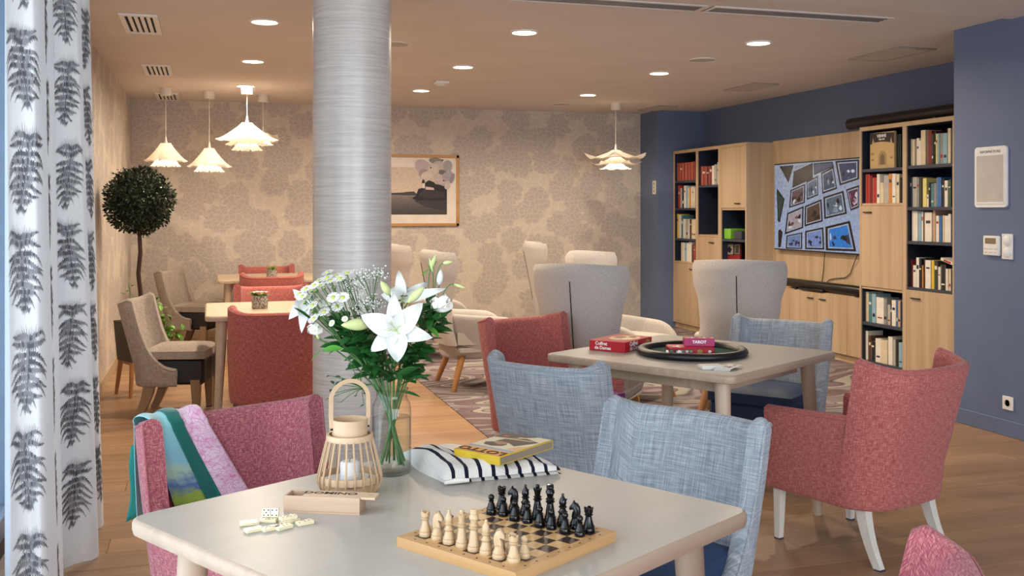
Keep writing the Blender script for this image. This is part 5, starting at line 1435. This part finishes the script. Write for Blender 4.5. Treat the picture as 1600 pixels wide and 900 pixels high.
m_lily = M('white_lily_petal', '#dfe0dc', .55, c2='#d5d8d2', sc=20); m_lilyc = M('lily_green_throat', '#b9c98a', .55); m_bud = M('green_white_bud', '#c9d096', .5, c2='#b3c07c', sc=18, st=(1, 1, .2))
m_anther = M('rust_anther', '#5a2a17', .8); m_stem = M('flower_stem', '#4d7438', .5, c2='#3c602c', sc=20); m_leaf = leafmat('dark_leaf', '#17401d', '#225123', '#33692d', .35); m_leaf2 = leafmat('bright_leaf', '#35762b', '#4a8b33', '#5d9b3d', .35)
m_daisy = M('white_daisy_petal', '#e2e1da', .6); m_eye = M('greenish_daisy_eye', '#b9c25a', .7); m_gyp = M('gypsophila_blossom', '#efefe6', .7)
rf = random.Random(21)
def H(u, v, Y=2.46): return px(u, v, Y=Y) - V0
def bez(a, b, c, d, n=12): return [a * (1 - s) ** 3 + b * 3 * s * (1 - s) ** 2 + c * 3 * s * s * (1 - s) + d * s ** 3 for s in [k / n for k in range(n + 1)]]
def stem_path(head, spread=.028, n=14):
    d = Vector((head.x, head.y, 0)); d = d.normalized() if d.length > 1e-4 else Vector((1, 0, 0))
    a = rf.uniform(-.5, .5); d2 = Matrix.Rotation(a, 4, 'Z') @ d
    base = -d2 * spread * rf.uniform(.7, 1.2) + Vector((0, 0, .018 + rf.random() * .012)); neck = d * .020 + Vector((rf.uniform(-.008, .008), rf.uniform(-.008, .008), .20))
    b1 = base + (neck - base) * .5
    return bez(base, b1, neck, neck + (head - neck) * .25, n) [:-1] + bez(neck + (head - neck) * .25, neck + (head - neck) * .55 + Vector((0, 0, .02)), head - (head - neck).normalized() * .03, head, n)
def stem(par, head, r=.0026, name='stem'):
    pts = stem_path(head); MB().tube(pts, r, 7).build(name, m_stem, par, 60); return pts
CAMV = Vector((0, 0, CAMZ)) - V0
def petal(mb, C, tip, width, bulge=.012, curl=.012, fold=.18, up=None, nu=6, nv=9, sharp=.75, rnd=False):
    d = tip - C; nrm = up or (CAMV - C).normalized(); nrm = (nrm - d * (nrm.dot(d) / d.length_squared)).normalized(); s = d.normalized().cross(nrm)
    def f(u, v):
        w = width * math.sin(math.pi * min(1, .06 + .94 * v ** sharp)) ** .75 if v < 1 else 0
        if rnd: w = width * (.25 + .75 * v ** .6) * math.sqrt(max(0, 1 - max(0, (v - .55) / .45) ** 2.6))
        e = 2 * u - 1
        return C + d * v + nrm * (bulge * 4 * v * (1 - v) - curl * v ** 3 + fold * w * e * e * (1 - v * .8) - .10 * w * (1 - e * e) * 0 + .004 * math.sin(v * 9 + u * 3) * v) + s * (e * w / 2)
    mb.grid(f, nu, nv)
def leaf_to(mb, a, b, w, up=None):
    d = b - a; mb.add(*leaf_verts(a, d, up or Vector((rf.gauss(0, .3), rf.gauss(-.4, .3), 1)), d.length, w, .18, 6))
def bud_mb(a, b, r):
    pts = [a + (b - a) * (k / 10) for k in range(11)]; return MB().tube(pts, [max(.0006, r * (math.sin(math.pi * (k / 10) ** .85) ** .7 if 0 < k < 10 else .25 if k == 0 else .05)) for k in range(11)], 10)
def lily(label, C, tips, width, leaves=(), buds=(), stamen=True, n0=0):
    t = thing('lily', label, 'flower', V0, 0, 'white lilies')
    stem(t, C, .0032)
    for k, tp in enumerate(tips):
        mb = MB(); petal(mb, C + (CAMV - C).normalized() * (.002 if k % 2 else -.002), tp, width * (1 if k % 2 else .82), .008, .022, .30); mb.build('petal', m_lily, t, 70)
    ax = (CAMV - C).normalized()
    if stamen:
        MB().lathe([(.012, 0), (.006, .003), (.001, .005)], 12).xf(Matrix.Translation(C) @ ax.to_track_quat('Z', 'Y').to_matrix().to_4x4()).build('throat', m_lilyc, t, 60)
        for k in range(6):
            d = (ax + Vector((rf.gauss(0, .35), rf.gauss(0, .2), rf.gauss(.1, .3)))).normalized()
            st_ = MB().tube([C, C + d * .02 + Vector((0, 0, .002)), C + d * .034], .0009, 5).build('stamen', m_lilyc, t)
            MB().tube([C + d * .034 - Vector((.004, 0, 0)), C + d * .034 + Vector((.004, 0, .001))], [.0014, .0014], 6).build('anther', m_lilyc if n0 == 0 else m_anther, st_)
    for (a, b, r) in buds: bud_mb(a, b, r).build('bud', m_bud, t, 60); MB().tube(bez(C * .5 + Vector((0, 0, .08)), C * .7, a - (b - a) * .5, a, 8), .0018, 6).build('bud_stem', m_stem, t)
    for (a, b, w) in leaves:
        mb = MB(); leaf_to(mb, a, b, w); mb.build('leaf', m_leaf, t, 60)
    return t
YF = 2.42
C = H(619, 517, YF)
lily('large open white lily facing us at the front of the bouquet', C, [H(*q, YF - .015) for q in ((614, 461), (658, 475), (673, 527), (621, 566), (579, 549), (564, 493))], .052,
     leaves=[(H(612, 590, 2.43), H(575, 562, 2.40), .022), (H(618, 592, 2.42), H(655, 565, 2.38), .024), (H(622, 605, 2.43), H(671, 577, 2.40), .026), (H(618, 612, 2.42), H(655, 611, 2.36), .014)],
     buds=[(H(581, 506, 2.44), H(533, 508, 2.41), .0150)])
C2 = H(628, 468, 2.50)
lily('white lily behind the front one with dark stamens and a tall upright petal', C2, [H(*q) for q in ((623, 423, 2.50), (598, 461, 2.48), (671, 440, 2.52), (646, 447, 2.55), (691, 452, 2.46), (607, 445, 2.53))], .034,
     buds=[(H(609, 461, 2.46), H(595, 439, 2.45), .0098), (H(637, 473, 2.43), H(663, 448, 2.44), .0105)], n0=1)
for k in range(6):
    d = Vector((rf.uniform(.005, .03), rf.uniform(-.02, .01), rf.uniform(.03, .05)))
C3 = H(476, 470, 2.52)
lily('white lily at the far left of the bouquet, petals hanging down', C3, [H(*q) for q in ((462, 457, 2.50), (456, 494, 2.48), (472, 513, 2.47), (483, 500, 2.50), (486, 452, 2.55), (498, 470, 2.55))], .036,
     leaves=[(H(489, 502, 2.48), H(463, 477, 2.46), .011)], stamen=False)
# lisianthus
def lisi(label, C, r, buds, leaves=()):
    t = thing('lisianthus', label, 'flower', V0, 0, 'lisianthus stems'); pts = stem(t, C - Vector((0, 0, r * .9)), .0022)
    for k in range(11):
        a = k * 2.4; tilt = .25 + .07 * k; rr = r * (.35 + .065 * k)
        mb = MB(); ax = Vector((math.cos(a), math.sin(a), 0)); base = C - Vector((0, 0, r * .8)); tip = C + ax * rr * 1.15 + Vector((0, 0, r * (.95 - .075 * k)))
        petal(mb, base, tip, r * 1.7, -r * .34, -.003, .16, up=(-ax + Vector((0, 0, .3))).normalized(), rnd=True); mb.build('petal', W_.setdefault('lisi', M('cream_white_petal', '#f3efe4', .55)), t, 70)
    for (a, b, rb, green) in buds:
        bud_mb(a, b, rb).build('bud', m_bud if green else m_lily, t, 60)
        j = pts[len(pts) * 3 // 4]; MB().tube(bez(j, j + (a - j) * .4 + Vector((0, 0, .02)), a - (b - a) * .8, a, 8), .0014, 6).build('bud_stem', m_stem, t)
        mb = MB(); leaf_to(mb, a - (b - a) * .1, a + (b - a) * .6 + Vector((.006, 0, 0)), .006); leaf_to(mb, a - (b - a) * .1, a + (b - a) * .6 - Vector((.006, 0, 0)), .006); mb.build('sepals', m_leaf2, t)
    for (a, b, w) in leaves: mb = MB(); leaf_to(mb, a, b, w); mb.build('leaf', m_leaf2, t, 60)
lisi('cream lisianthus bloom at the right of the bouquet with tall green buds', H(689, 475, 2.46), .026,
     [(H(673, 420, 2.5), H(681, 398, 2.5), .006, True), (H(686, 446, 2.5), H(689, 421, 2.5), .0085, False), (H(692, 411, 2.48), H(707, 409, 2.48), .005, True), (H(709, 444, 2.46), H(727, 450, 2.46), .0042, True), (H(676, 425, 2.5), H(671, 403, 2.5), .004, True)],
     [(H(664, 508, 2.44), H(688, 524, 2.42), .022), (H(668, 492, 2.45), H(683, 478, 2.44), .012), (H(658, 432, 2.5), H(671, 418, 2.5), .010)])
lisi('small pale lisianthus bloom at the lower left of the bouquet', H(492, 514, 2.47), .018, [(H(499, 530, 2.47), H(494, 522, 2.46), .004, True)], [(H(505, 545, 2.45), H(483, 561, 2.43), .011), (H(503, 548, 2.45), H(534, 541, 2.43), .022)])

# daisy-like chrysanthemum sprays
hd = MB()
for k in range(16):
    a = 2 * math.pi * k / 16
    hd.grid(lambda u, v, a=a: ((.0035 + .0095 * v) * math.cos(a + (u - .5) * (.42 - .1 * v)), (.0035 + .0095 * v) * math.sin(a + (u - .5) * (.42 - .1 * v)), .0015 + .0012 * v * (1 if k % 2 else .2) + .001 * math.sin(v * 3)), 2, 3)
head_o = None
heads = [[(330, 195), (325, 240), (255, 265), (305, 270), (350, 262), (400, 215)], [(220, 300), (300, 318), (385, 318), (235, 345), (195, 340), (270, 300)], [(150, 330), (120, 390), (100, 370), (160, 400), (190, 390), (140, 440)],
         [(375, 400), (455, 400), (410, 475), (290, 450), (330, 440), (470, 575)], [(230, 430), (205, 465), (205, 515), (300, 520), (245, 565), (215, 575)], [(470, 210), (430, 245), (490, 200), (455, 250), (365, 525), (365, 610)]]
names = ['rising highest left of the column', 'in the upper middle of the daisy cluster', 'at the outer left of the daisy cluster', 'with daisies turned to us, nearest the gypsophila', 'lowest in the daisy cluster', 'reaching right into the gypsophila']
for gi, g in enumerate(heads):
    t = thing('chrysanthemum', 'white daisy chrysanthemum spray ' + names[gi], 'flower', V0, 0, 'white chrysanthemum sprays')
    pos = [H(450 + x / 5.29, 390 + y / 5.29, 2.46 + rf.uniform(-.05, .05)) for x, y in g]
    ctr = sum(pos, Vector()) / len(pos); j = ctr * .62 + Vector((0, 0, .06))
    stem(t, j, .0022)
    for k, P in enumerate(pos):
        d = (P - j).normalized(); face = (d + Vector((0, 0, .1)) + (CAMV - P).normalized() * (.9 if gi == 3 else .25)).normalized()
        r_ = random.choice([1.0, 1.12, 1.22]) * (.55 if (gi, k) in ((5, 4), (5, 5), (3, 5)) else 1)
        if head_o is None: fl = hd.build('flower_head', m_daisy, t, 60); head_o = fl; eye_m = None
        else: fl = head_o.copy(); COL.objects.link(fl); fl.parent = t
        fl.location = P; fl.rotation_mode = 'QUATERNION'; fl.rotation_quaternion = face.to_track_quat('Z', 'Y'); fl.scale = (r_, r_, r_)
        if eye_m is None:
            ey = MB().lathe([(.0048, .001), (.0045, .003), (.0025, .0042), (.0003, .0046)], 12).build('flower_eye', m_eye, fl, 60); eye_m = ey.data
            cx = MB().lathe([(.0008, -.004), (.004, -.002), (.0052, .0016)], 10).build('calyx', m_leaf2, fl, 60); cal_m = cx.data
        else:
            for nm, dm in (('flower_eye', eye_m), ('calyx', cal_m)): e = bpy.data.objects.new(nm, dm); COL.objects.link(e); e.parent = fl
        MB().tube(bez(j, j + (P - j) * .3 + Vector((0, 0, .01)), P - face * .03, P - face * .003, 7), .0011, 5).build('flower_stalk', m_stem, t, 60)
# gypsophila
for gi, (cx_, cy_, rx, ry, lb) in enumerate(((575, 432, 26, 14, 'gypsophila spray rising highest, right of the daisies'), (578, 476, 24, 14, 'gypsophila spray low beside the front lily'), (549, 450, 16, 24, 'gypsophila spray mixed in among the daisies'))):
    t = thing('gypsophila', lb, 'flower', V0, 0, 'gypsophila sprays'); c0 = H(cx_, cy_, 2.5); j = c0 * .80 + Vector((0, 0, .03)); stem(t, j, .0014)
    br = MB(); bl = MB()
    for k in range(9):
        P = H(cx_ + rf.uniform(-rx, rx) * .8, cy_ + rf.uniform(-ry, ry) * .7, 2.5 + rf.uniform(-.03, .03)); br.tube([j, j + (P - j) * .6 + Vector((0, 0, .006)), P], .0007, 4)
        for q in range(15):
            Q = P + Vector((rf.gauss(0, .011), rf.gauss(0, .011), rf.gauss(.004, .008))); br.tube([P + (Q - P) * .1, Q], .00035, 3)
            r_ = rf.uniform(.0013, .0026)
            bl.lathe([(r_ * .3, -r_), (r_, -r_ * .2), (r_ * .9, r_ * .5), (r_ * .2, r_ * .8)], 6, Q)
    br.build('branches', m_stem, t); bl.build('blossoms', m_gyp, t, 60)['kind'] = 'stuff'
# foliage stems
for gi, (hu, hv, area, lb, m) in enumerate(((600, 545, (545, 500, 600, 590), 'dark green leafy stem filling the left middle of the bouquet', m_leaf), (640, 550, (610, 520, 665, 598), 'dark green leafy stem filling the right middle of the bouquet', m_leaf),
                                            (548, 520, (520, 470, 585, 560), 'dark green leafy stem behind the daisies', m_leaf), (560, 600, (512, 560, 580, 640), 'blue green sprig hanging low over the lantern', W_.setdefault('bg', leafmat('blue_green_leaf', '#1d3d34', '#27493c', '#335a48'))),
                                            (665, 505, (640, 455, 690, 540), 'dark leafy stem behind the lisianthus at the right', m_leaf), (612, 575, (568, 545, 655, 606), 'dark leafy stem crowding the neck of the vase', m_leaf), (585, 530, (530, 500, 630, 560), 'dark leafy stem below the big green bud', m_leaf))):
    t = thing('leaf_stem', lb, 'foliage', V0, 0, 'green leaf stems'); hP = H(hu, hv, 2.48); stem(t, hP, .0022)
    for k in range(44 if gi != 3 else 18):
        a = H(rf.uniform(area[0], area[2]), rf.uniform(area[1], area[3]), 2.49 + rf.uniform(-.06, .05)); a = a * .55 + hP * .45
        out = (a - Vector((0, 0, .12)))
        b = a + Vector((out.x, out.y, 0)).normalized() * rf.uniform(.02, .05) + Vector((rf.gauss(0, .018), rf.gauss(0, .018), rf.uniform(-.015, .035)))
        if gi == 3: a = H(rf.uniform(area[0], area[2]), rf.uniform(area[1], area[3]), 2.46); b = a + Vector((rf.gauss(-.008, .008), rf.gauss(0, .008), rf.uniform(-.01, .012)))
        mb = MB(); leaf_to(mb, a, b, rf.uniform(.018, .030) if gi != 3 else .010); mb.build('leaf', m, t, 60)
        MB().tube(bez(hP * .8 + Vector((0, 0, .03)), hP * .9 + a * .1, a - (b - a) * .4, a, 6), .0009, 5).build('twig', m_stem, t)

# ---------------------------------------------------------------- cardigan and lotto box
m_knit = stripe_knit()
p = vp(-.165, 2.385)
t = thing('cardigan', 'folded white knit cardigan with navy stripes under the lotto box', 'clothing', (p.x, p.y, ZT0), cz(19))
def card(u, v, w, d, z0, hgt, seed, bulge=1.0):
    dd = d[0] + (d[1] - d[0]) * u + .012 * math.sin(u * 9 + seed)
    x = w * u + .010 * math.sin(v * 5 + seed) - .028 * v; y = dd * v
    return x, y
def fold_layer(mb, w, d, z0, h, seed, ox=0, oy=0):
    def top(u, v):
        x, y = card(u, v, w, d, z0, h, seed)
        e = min(1, (1 - abs(2 * u - 1) ** 7)) * min(1, (1 - abs(2 * v - 1) ** 6)); e = max(0, e) ** .5
        wr = .0045 * math.sin(u * 17 + v * 5 + seed) * math.sin(v * 9 + seed) + .004 * math.sin(u * 7 - v * 8)
        hh = h * (1.0 + .9 * (1 - u) ** 2 * math.sin(math.pi * min(1, .15 + v * .85)) + .25 * math.sin(u * 5 + 1) * v)
        return Vector((ox + x, oy + y, z0 + (hh + wr) * e))
    def bot(u, v):
        x, y = card(u, v, w, d, z0, h, seed); return Vector((ox + x, oy + y, z0 + .0006))
    mb.grid(top, 48, 36, uvf=lambda u, v: (w * u * 1.0, d[0] * v)); mb.grid(bot, 48, 36, uvf=lambda u, v: (w * u, d[0] * v), flip=True)
mb = MB(); fold_layer(mb, .295, (.27, .125), 0, .014, 2.0, .004, .012); mb.build('lower_fold', m_knit, t, 80)
mb = MB(); fold_layer(mb, .30, (.285, .13), .012, .021, .3, 0, 0); mb.build('upper_fold', m_knit, t, 80)
mb = MB(); mb.tube([(.005 + .03 * k, -.004 + .003 * math.sin(k * 2), .0075 + .002 * math.sin(k)) for k in range(3)], [.004, .007, .0045], 10); mb.build('sleeve_cuff', M('white_knit', '#ece7df', .95), t, 80)
# lotto box
p = vp(-.020, 2.545); lb_ = thing('game_box', 'worn LOTTO game box with orange title strip lying on the cardigan', 'game box', (p.x, p.y, ZT0 + .0395), cz(-41), rot=(R(1.5), R(-1.0), cz(-41)))
LW, LD, LH = .152, .205, .022
MB().box((0, 0, LH / 2), (LW, LD, LH), .001).build('box', M('yellow_box_side', '#d3b42c', .5, c2='#c9a527', sc=30), lb_)
mb = MB(); cs = []
def lp(pts, c, k): mb.poly([(x * LW / 2, y * LD / 2, LH + .0003 + .00012 * k) for x, y in pts]); cs.append(lin(c))
lp([(-.98, -.98), (.98, -.98), (.98, .98), (-.98, .98)], '#e6d6ae', 0); lp([(-.98, -.97), (.98, -.97), (.98, -.58), (-.98, -.58)], '#d98d31', 1); lp([(-.98, -.56), (.98, -.56), (.98, -.40), (-.98, -.40)], '#9aa0a8', 1)
lp([(-.98, -.40), (.98, -.40), (.98, .98), (-.98, .98)], '#ddcfae', 1)
lp([(-.75, -.05), (-.60, -.25), (-.2, -.30), (.12, -.18), (.18, -.02), (-.1, .06), (-.45, .1)], '#1d1512', 2); lp([(-.5, .02), (-.1, -.12), (.12, .0), (.0, .16), (-.35, .18)], '#a0704a', 3)
lp([(-.55, .14), (.1, .12), (.5, -.05), (.75, .3), (.9, .55), (.2, .72), (-.4, .5)], '#231915', 2); lp([(-.98, .45), (-.3, .55), (.3, .9), (.4, .98), (-.98, .98)], '#241a17', 3); lp([(-.6, .42), (.6, .52), (.7, .58), (-.5, .52)], '#d9c39a', 4); lp([(-.2, .68), (.9, .74), (.9, .8), (-.1, .74)], '#e2cfa6', 4)
lp([(.5, -.36), (.96, -.36), (.96, .1), (.7, .0)], '#d9a877', 2); lp([(-.8, .6), (-.55, .6), (-.55, .72), (-.8, .74)], '#b3392b', 5)
mb.build('cover_print', m_print, lb_, 0, None, cs)
text('LOTTO', .036, m_print_ink, lb_, (0, -.775 * LD / 2, LH + .0012), (0, 0, R(180)), ext=.0002, sx=1.25, bold=.0006)
MB().bb((LW / 2 - .0005, -LD / 2 + .004, .003), (LW / 2 + .0006, LD / 2 - .004, LH - .003)).build('worn_end', M('grey_worn_card', '#8e7f6d', .8), lb_)

# ---------------------------------------------------------------- scarf over the chair at the chess table
def back_prof(x, z, inner):
    hw, yb, rc, th, bulge = .295, -.24, .135, .058, .035
    s = abs(x); off = th if inner else 0
    yy = yb - bulge * (1 - (x / hw) ** 2)
    if s > hw - rc:
        r_ = rc - off; dx = min(s - (hw - rc), r_ * .985); yy = yy + rc - math.sqrt(max(1e-6, r_ ** 2 - dx ** 2)) - 0
    else: yy += off
    q = yy - yb; wb = max(0, min(1, 1 - q / .42))
    return yy - .26 * max(0, z - .38) * wb
t = thing('scarf', 'silky scarf in pale blue, teal and pink draped over the red chair', 'scarf', scarf_chair.location, scarf_chair.rotation_euler.z)
def scarf_pt(w, s):
    """w across (0 nearest the chair's near corner), s along: 0 outside bottom .. .40 rim .. 1 inside bottom"""
    sc = s
    xt_ = .245 - .205 * w; ztop = arm_H(max(-.03, back_prof(xt_, .38, False) + .24), xt_) - .010
    if sc < .34:
        f = sc / .34; x = .245 - .205 * w + .035 * (1 - f) - .0 * w; z = .50 + (.10 * w) * (1 - f) + (ztop - .50) * f; y = back_prof(x, z, False) - .010 - .022 * (1 - f) * (1 - .4 * w)
    elif sc < .46:
        f = (sc - .34) / .12; x = .245 - .205 * w; a = math.pi * f
        y0, y1 = back_prof(x, .82, False) - .010, back_prof(x, .82, True) + .010
        Ht = arm_H(max(-.03, back_prof(x, .38, False) + .24), x)
        z = Ht - .010 + .024 * math.sin(a) + 0; y = y0 + (y1 - y0) * (1 - math.cos(a)) / 2
    else:
        f = (sc - .46) / .54; x = .245 - .205 * w - .075 * f - .045 * f * w; z = ztop - (ztop - .54) * f; y = back_prof(x, z, True) + .011
    rip = .010 * (abs(math.sin(w * 7.5 + .6 + s * 1.5)) - .3) * min(1, abs(s - .40) * 3 + .35)
    return Vector((x, y + (rip if s > .40 else -rip), z + (.008 * abs(math.sin(w * 7.5 + .6)) if .3 < s < .5 else 0)))
for (nm, w0, w1, m) in (('pale_blue_band', 0, .44, scarf_mat('scarf_blue', 'blue')), ('teal_band', .41, .62, scarf_mat('scarf_teal', 'teal')), ('pink_band', .59, 1.0, scarf_mat('scarf_pink', 'pink'))):
    mb = MB(); s0 = 0.0
    mb.grid(lambda u, v: scarf_pt(w0 + (w1 - w0) * u, s0 + (1 - s0) * v) + Vector((0, .0035 if nm == 'teal_band' and v > .4 else 0, .003 if nm == 'teal_band' else 0)), 12, 60, uvf=lambda u, v: (w0 * .22 + (w1 - w0) * .22 * u, v * .62))
    o = mb.build(nm, m, t, 80)
    sm = o.modifiers.new('thickness', 'SOLIDIFY'); sm.thickness = .0012
mb = MB(); mb.grid(lambda u, v: Vector((.205 + .050 * u + .006 * math.sin(v * 7), -.318 - .02 * u - .012 * v + .008 * math.sin(v * 4 + u), .745 - .225 * v - .02 * u)), 8, 14, uvf=lambda u, v: (u * .06, v * .2))
o = mb.build('hanging_end', scarf_mat('scarf_teal_end', 'teal'), t, 80); o.modifiers.new('thickness', 'SOLIDIFY').thickness = .0012

# ---------------------------------------------------------------- game tray table
zt = ZT0
TX, TY_ = .815, 4.575
p = vp(TX, TY_); t = thing('game_tray', 'round black rimmed game tray lined with green felt', 'tray', (p.x, p.y, zt))
MB().lathe([(.225, 0), (.243, .004), (.250, .014), (.246, .026), (.236, .033), (.224, .034), (.212, .029), (.205, .018), (.203, .010)], 64, cap0=True, cap1=False).build('rim', M('black_leatherette', '#17161a', .35, c2='#121114', sc=60, bump=.1, bs=300), t, 60)
MB().lathe([(.2035, .0095), (.0005, .0095)], 64, cap0=False, cap1=False).build('felt', M('green_felt', '#0f5140', .95, c2='#0c4537', sc=200, bump=.3, bs=400), t)
m_redbox = M('red_game_card', '#c31f30', .4, c2='#b81b2b', sc=4); m_gold = M('gold_print', '#b9924c', .45)
p = vp(.80, 4.545); t = thing('card_tin', 'red tin card box inside the tray, under the magenta box', 'game box', (p.x, p.y, zt + .0098), cz(4))
MB().box((0, 0, .016), (.195, .115, .032), .004).build('tin', m_redbox, t)
MB().box((0, 0, .0245), (.198, .118, .003), .001).build('lid_seam', M('dark_red_edge', '#8e1422', .4), t)
for k, (x, s) in enumerate(((-.075, .014), (-.05, .018), (.03, .026), (.075, .016))): MB().prism(ell(x, .012, s / 2, s / 2 * .8, 0, 8), 0, .0006).xf(Matrix.Translation((0, -.0575, .001)) @ RX).build('emblem', m_white_ink if k != 2 else m_gold, t)
for k, (x, y) in enumerate(((-.07, -.02), (-.055, .0), (-.06, -.04))): MB().prism(ell(x, y, .014, .008, k, 8), .0321, .0325).build('emblem', m_white_ink, t)
p = vp(.842, 4.565); t = thing('tarot_box', 'magenta card box lettered TAROT on top of the red tin', 'game box', (p.x, p.y, zt + .0421), cz(-5))
m_mag = M('magenta_card', '#b01860', .4, c2='#a5145a', sc=5)
MB().box((0, 0, .017), (.135, .075, .034), .0012).build('box', m_mag, t)
text('TAROT', .017, m_white_ink, t, (0, -.0377, .018), (R(90), 0, 0), ext=.0002, sx=1.1, bold=.0008)
mb = MB(); cs = []
for k in range(7): x = -.055 + k * .018; mb.poly([(x, -.02, .0343), (x + .011, -.024, .0343), (x + .014, .0, .0343), (x + .004, .012, .0343)]); cs.append(lin(['#d9b14d', '#e6ddcf', '#7a1340'][k % 3]))
mb.build('top_print', m_print, t, 0, None, cs)
p = vp(.715, 4.35); t = thing('chip_packet', 'clear packet of green and white counters on the tray rim', 'game pieces', (p.x, p.y, zt + .034), cz(-4))
MB().box((.0, .0, .009), (.135, .042, .016), .006).build('clear_wrap', m_glass, t)
chs = [('#ece9e2', 0), ('#1f7a5c', 1), ('#171717', 2), ('#ece9e2', 3), ('#1f7a5c', 4), ('#9fb8c8', 5), ('#2a8f6c', 6)]
for c, k in chs: MB().tube([(-.052 + k * .017, 0, .009), (-.042 + k * .017, 0, .009)], .006, 12).build('counter', bmat(c), t)

A_, B_, C_ = Vector((.3637, 4.71, 0)), Vector((.519, 4.605, 0)), Vector((.665, 4.84, 0))
ctr = (A_ + C_) / 2; ang = math.degrees(math.atan2(B_.y - A_.y, B_.x - A_.x))
p = vp(ctr.x, ctr.y); t = thing('game_box', 'red checkers game box on the far left of the tray table', 'game box', (p.x, p.y, zt), cz(ang))
GW, GD, GH = .186, .275, .047
MB().box((0, 0, GH / 2), (GW, GD, GH), .001).build('box', m_redbox, t)
MB().box((0, 0, GH - .009), (GW + .0012, GD + .0012, .0012)).build('lid_seam', M('dark_red_seam', '#9c1626', .4), t)
text('Coffret', .021, m_white_ink, t, (-.030, -GD / 2 - .0005, .034), (R(90), 0, 0), ext=.0002, bold=.0007)
text('de Dames', .021, m_white_ink, t, (-.022, -GD / 2 - .0005, .0145), (R(90), 0, 0), ext=.0002, bold=.0007)
text('Coffret', .027, m_white_ink, t, (GW / 2 + .0005, -.050, .034), (R(90), 0, R(90)), ext=.0002, bold=.0009)
text('de Dames', .029, m_white_ink, t, (GW / 2 + .0005, -.030, .0135), (R(90), 0, R(90)), ext=.0002, bold=.0009)
MB().prism(ell(.092, .024, .022, .018, 0, 16), 0, .0006).xf(Matrix.Translation((GW / 2 + .0004, 0, 0)) @ Matrix.Rotation(R(90), 4, 'Z') @ RX).build('round_seal', m_gold, t)
mb = MB(); cs = []
for pts, c in (([(-.09, -.13), (.09, -.13), (.09, .13), (-.09, .13)], '#b92534'), (ell(.01, .02, .07, .09, 0, 20), '#d8b98c'), (ell(-.02, .03, .03, .035, 0, 14), '#8b5a33'), (ell(.035, .0, .025, .03, 0, 14), '#f0e2c8'), (ell(.03, .065, .018, .02, 0, 14), '#3a2a22')):
    mb.poly([(x, y, GH + .0003 + .0001 * len(cs)) for x, y in pts]); cs.append(lin(c))
mb.build('lid_print', m_print, t, 0, None, cs)
# playing cards: a stack and a slid fan on it
m_card = M('playing_card', '#eeeae2', .35)
p = vp(.815, 4.16)
t = thing('card_stack', 'white stack of playing cards at the front table edge', 'playing cards', (p.x, p.y, zt), cz(8))
for k in range(7): MB().box((rf.uniform(-.002, .002), rf.uniform(-.002, .002), .0012 + k * .0021), (.088, .06, .0020), .0004, rf.uniform(-.05, .05)).build('card', m_card, t)
p = vp(.872, 4.135)
t = thing('card_fan', 'playing cards slid askew, printed faces up, beside the card stack', 'playing cards', (p.x, p.y, zt), cz(-28))
for k in range(6):
    c = MB().box((.0, .0, 0), (.064, .105, .0016), .0004).build('card', m_card, t); c.location = (-.012 + k * .005, .004 * k, .0012 + k * .0021); c.rotation_euler = (0, 0, R(14 - k * 5))
    if k == 5:
        mb = MB(); cs = []
        for q in range(12):
            x, y = rf.uniform(-.022, .022), rf.uniform(-.04, .04); mb.poly([(x + a, y + b, .0011) for a, b in ((-.006, -.005), (.007, -.006), (.006, .007), (-.005, .006))]); cs.append(lin(rf.choice(['#8d6a4a', '#b5462f', '#c9a34a', '#3f4a66', '#d9cdb4'])))
        mb.build('card_print', m_print, c, 0, None, cs)
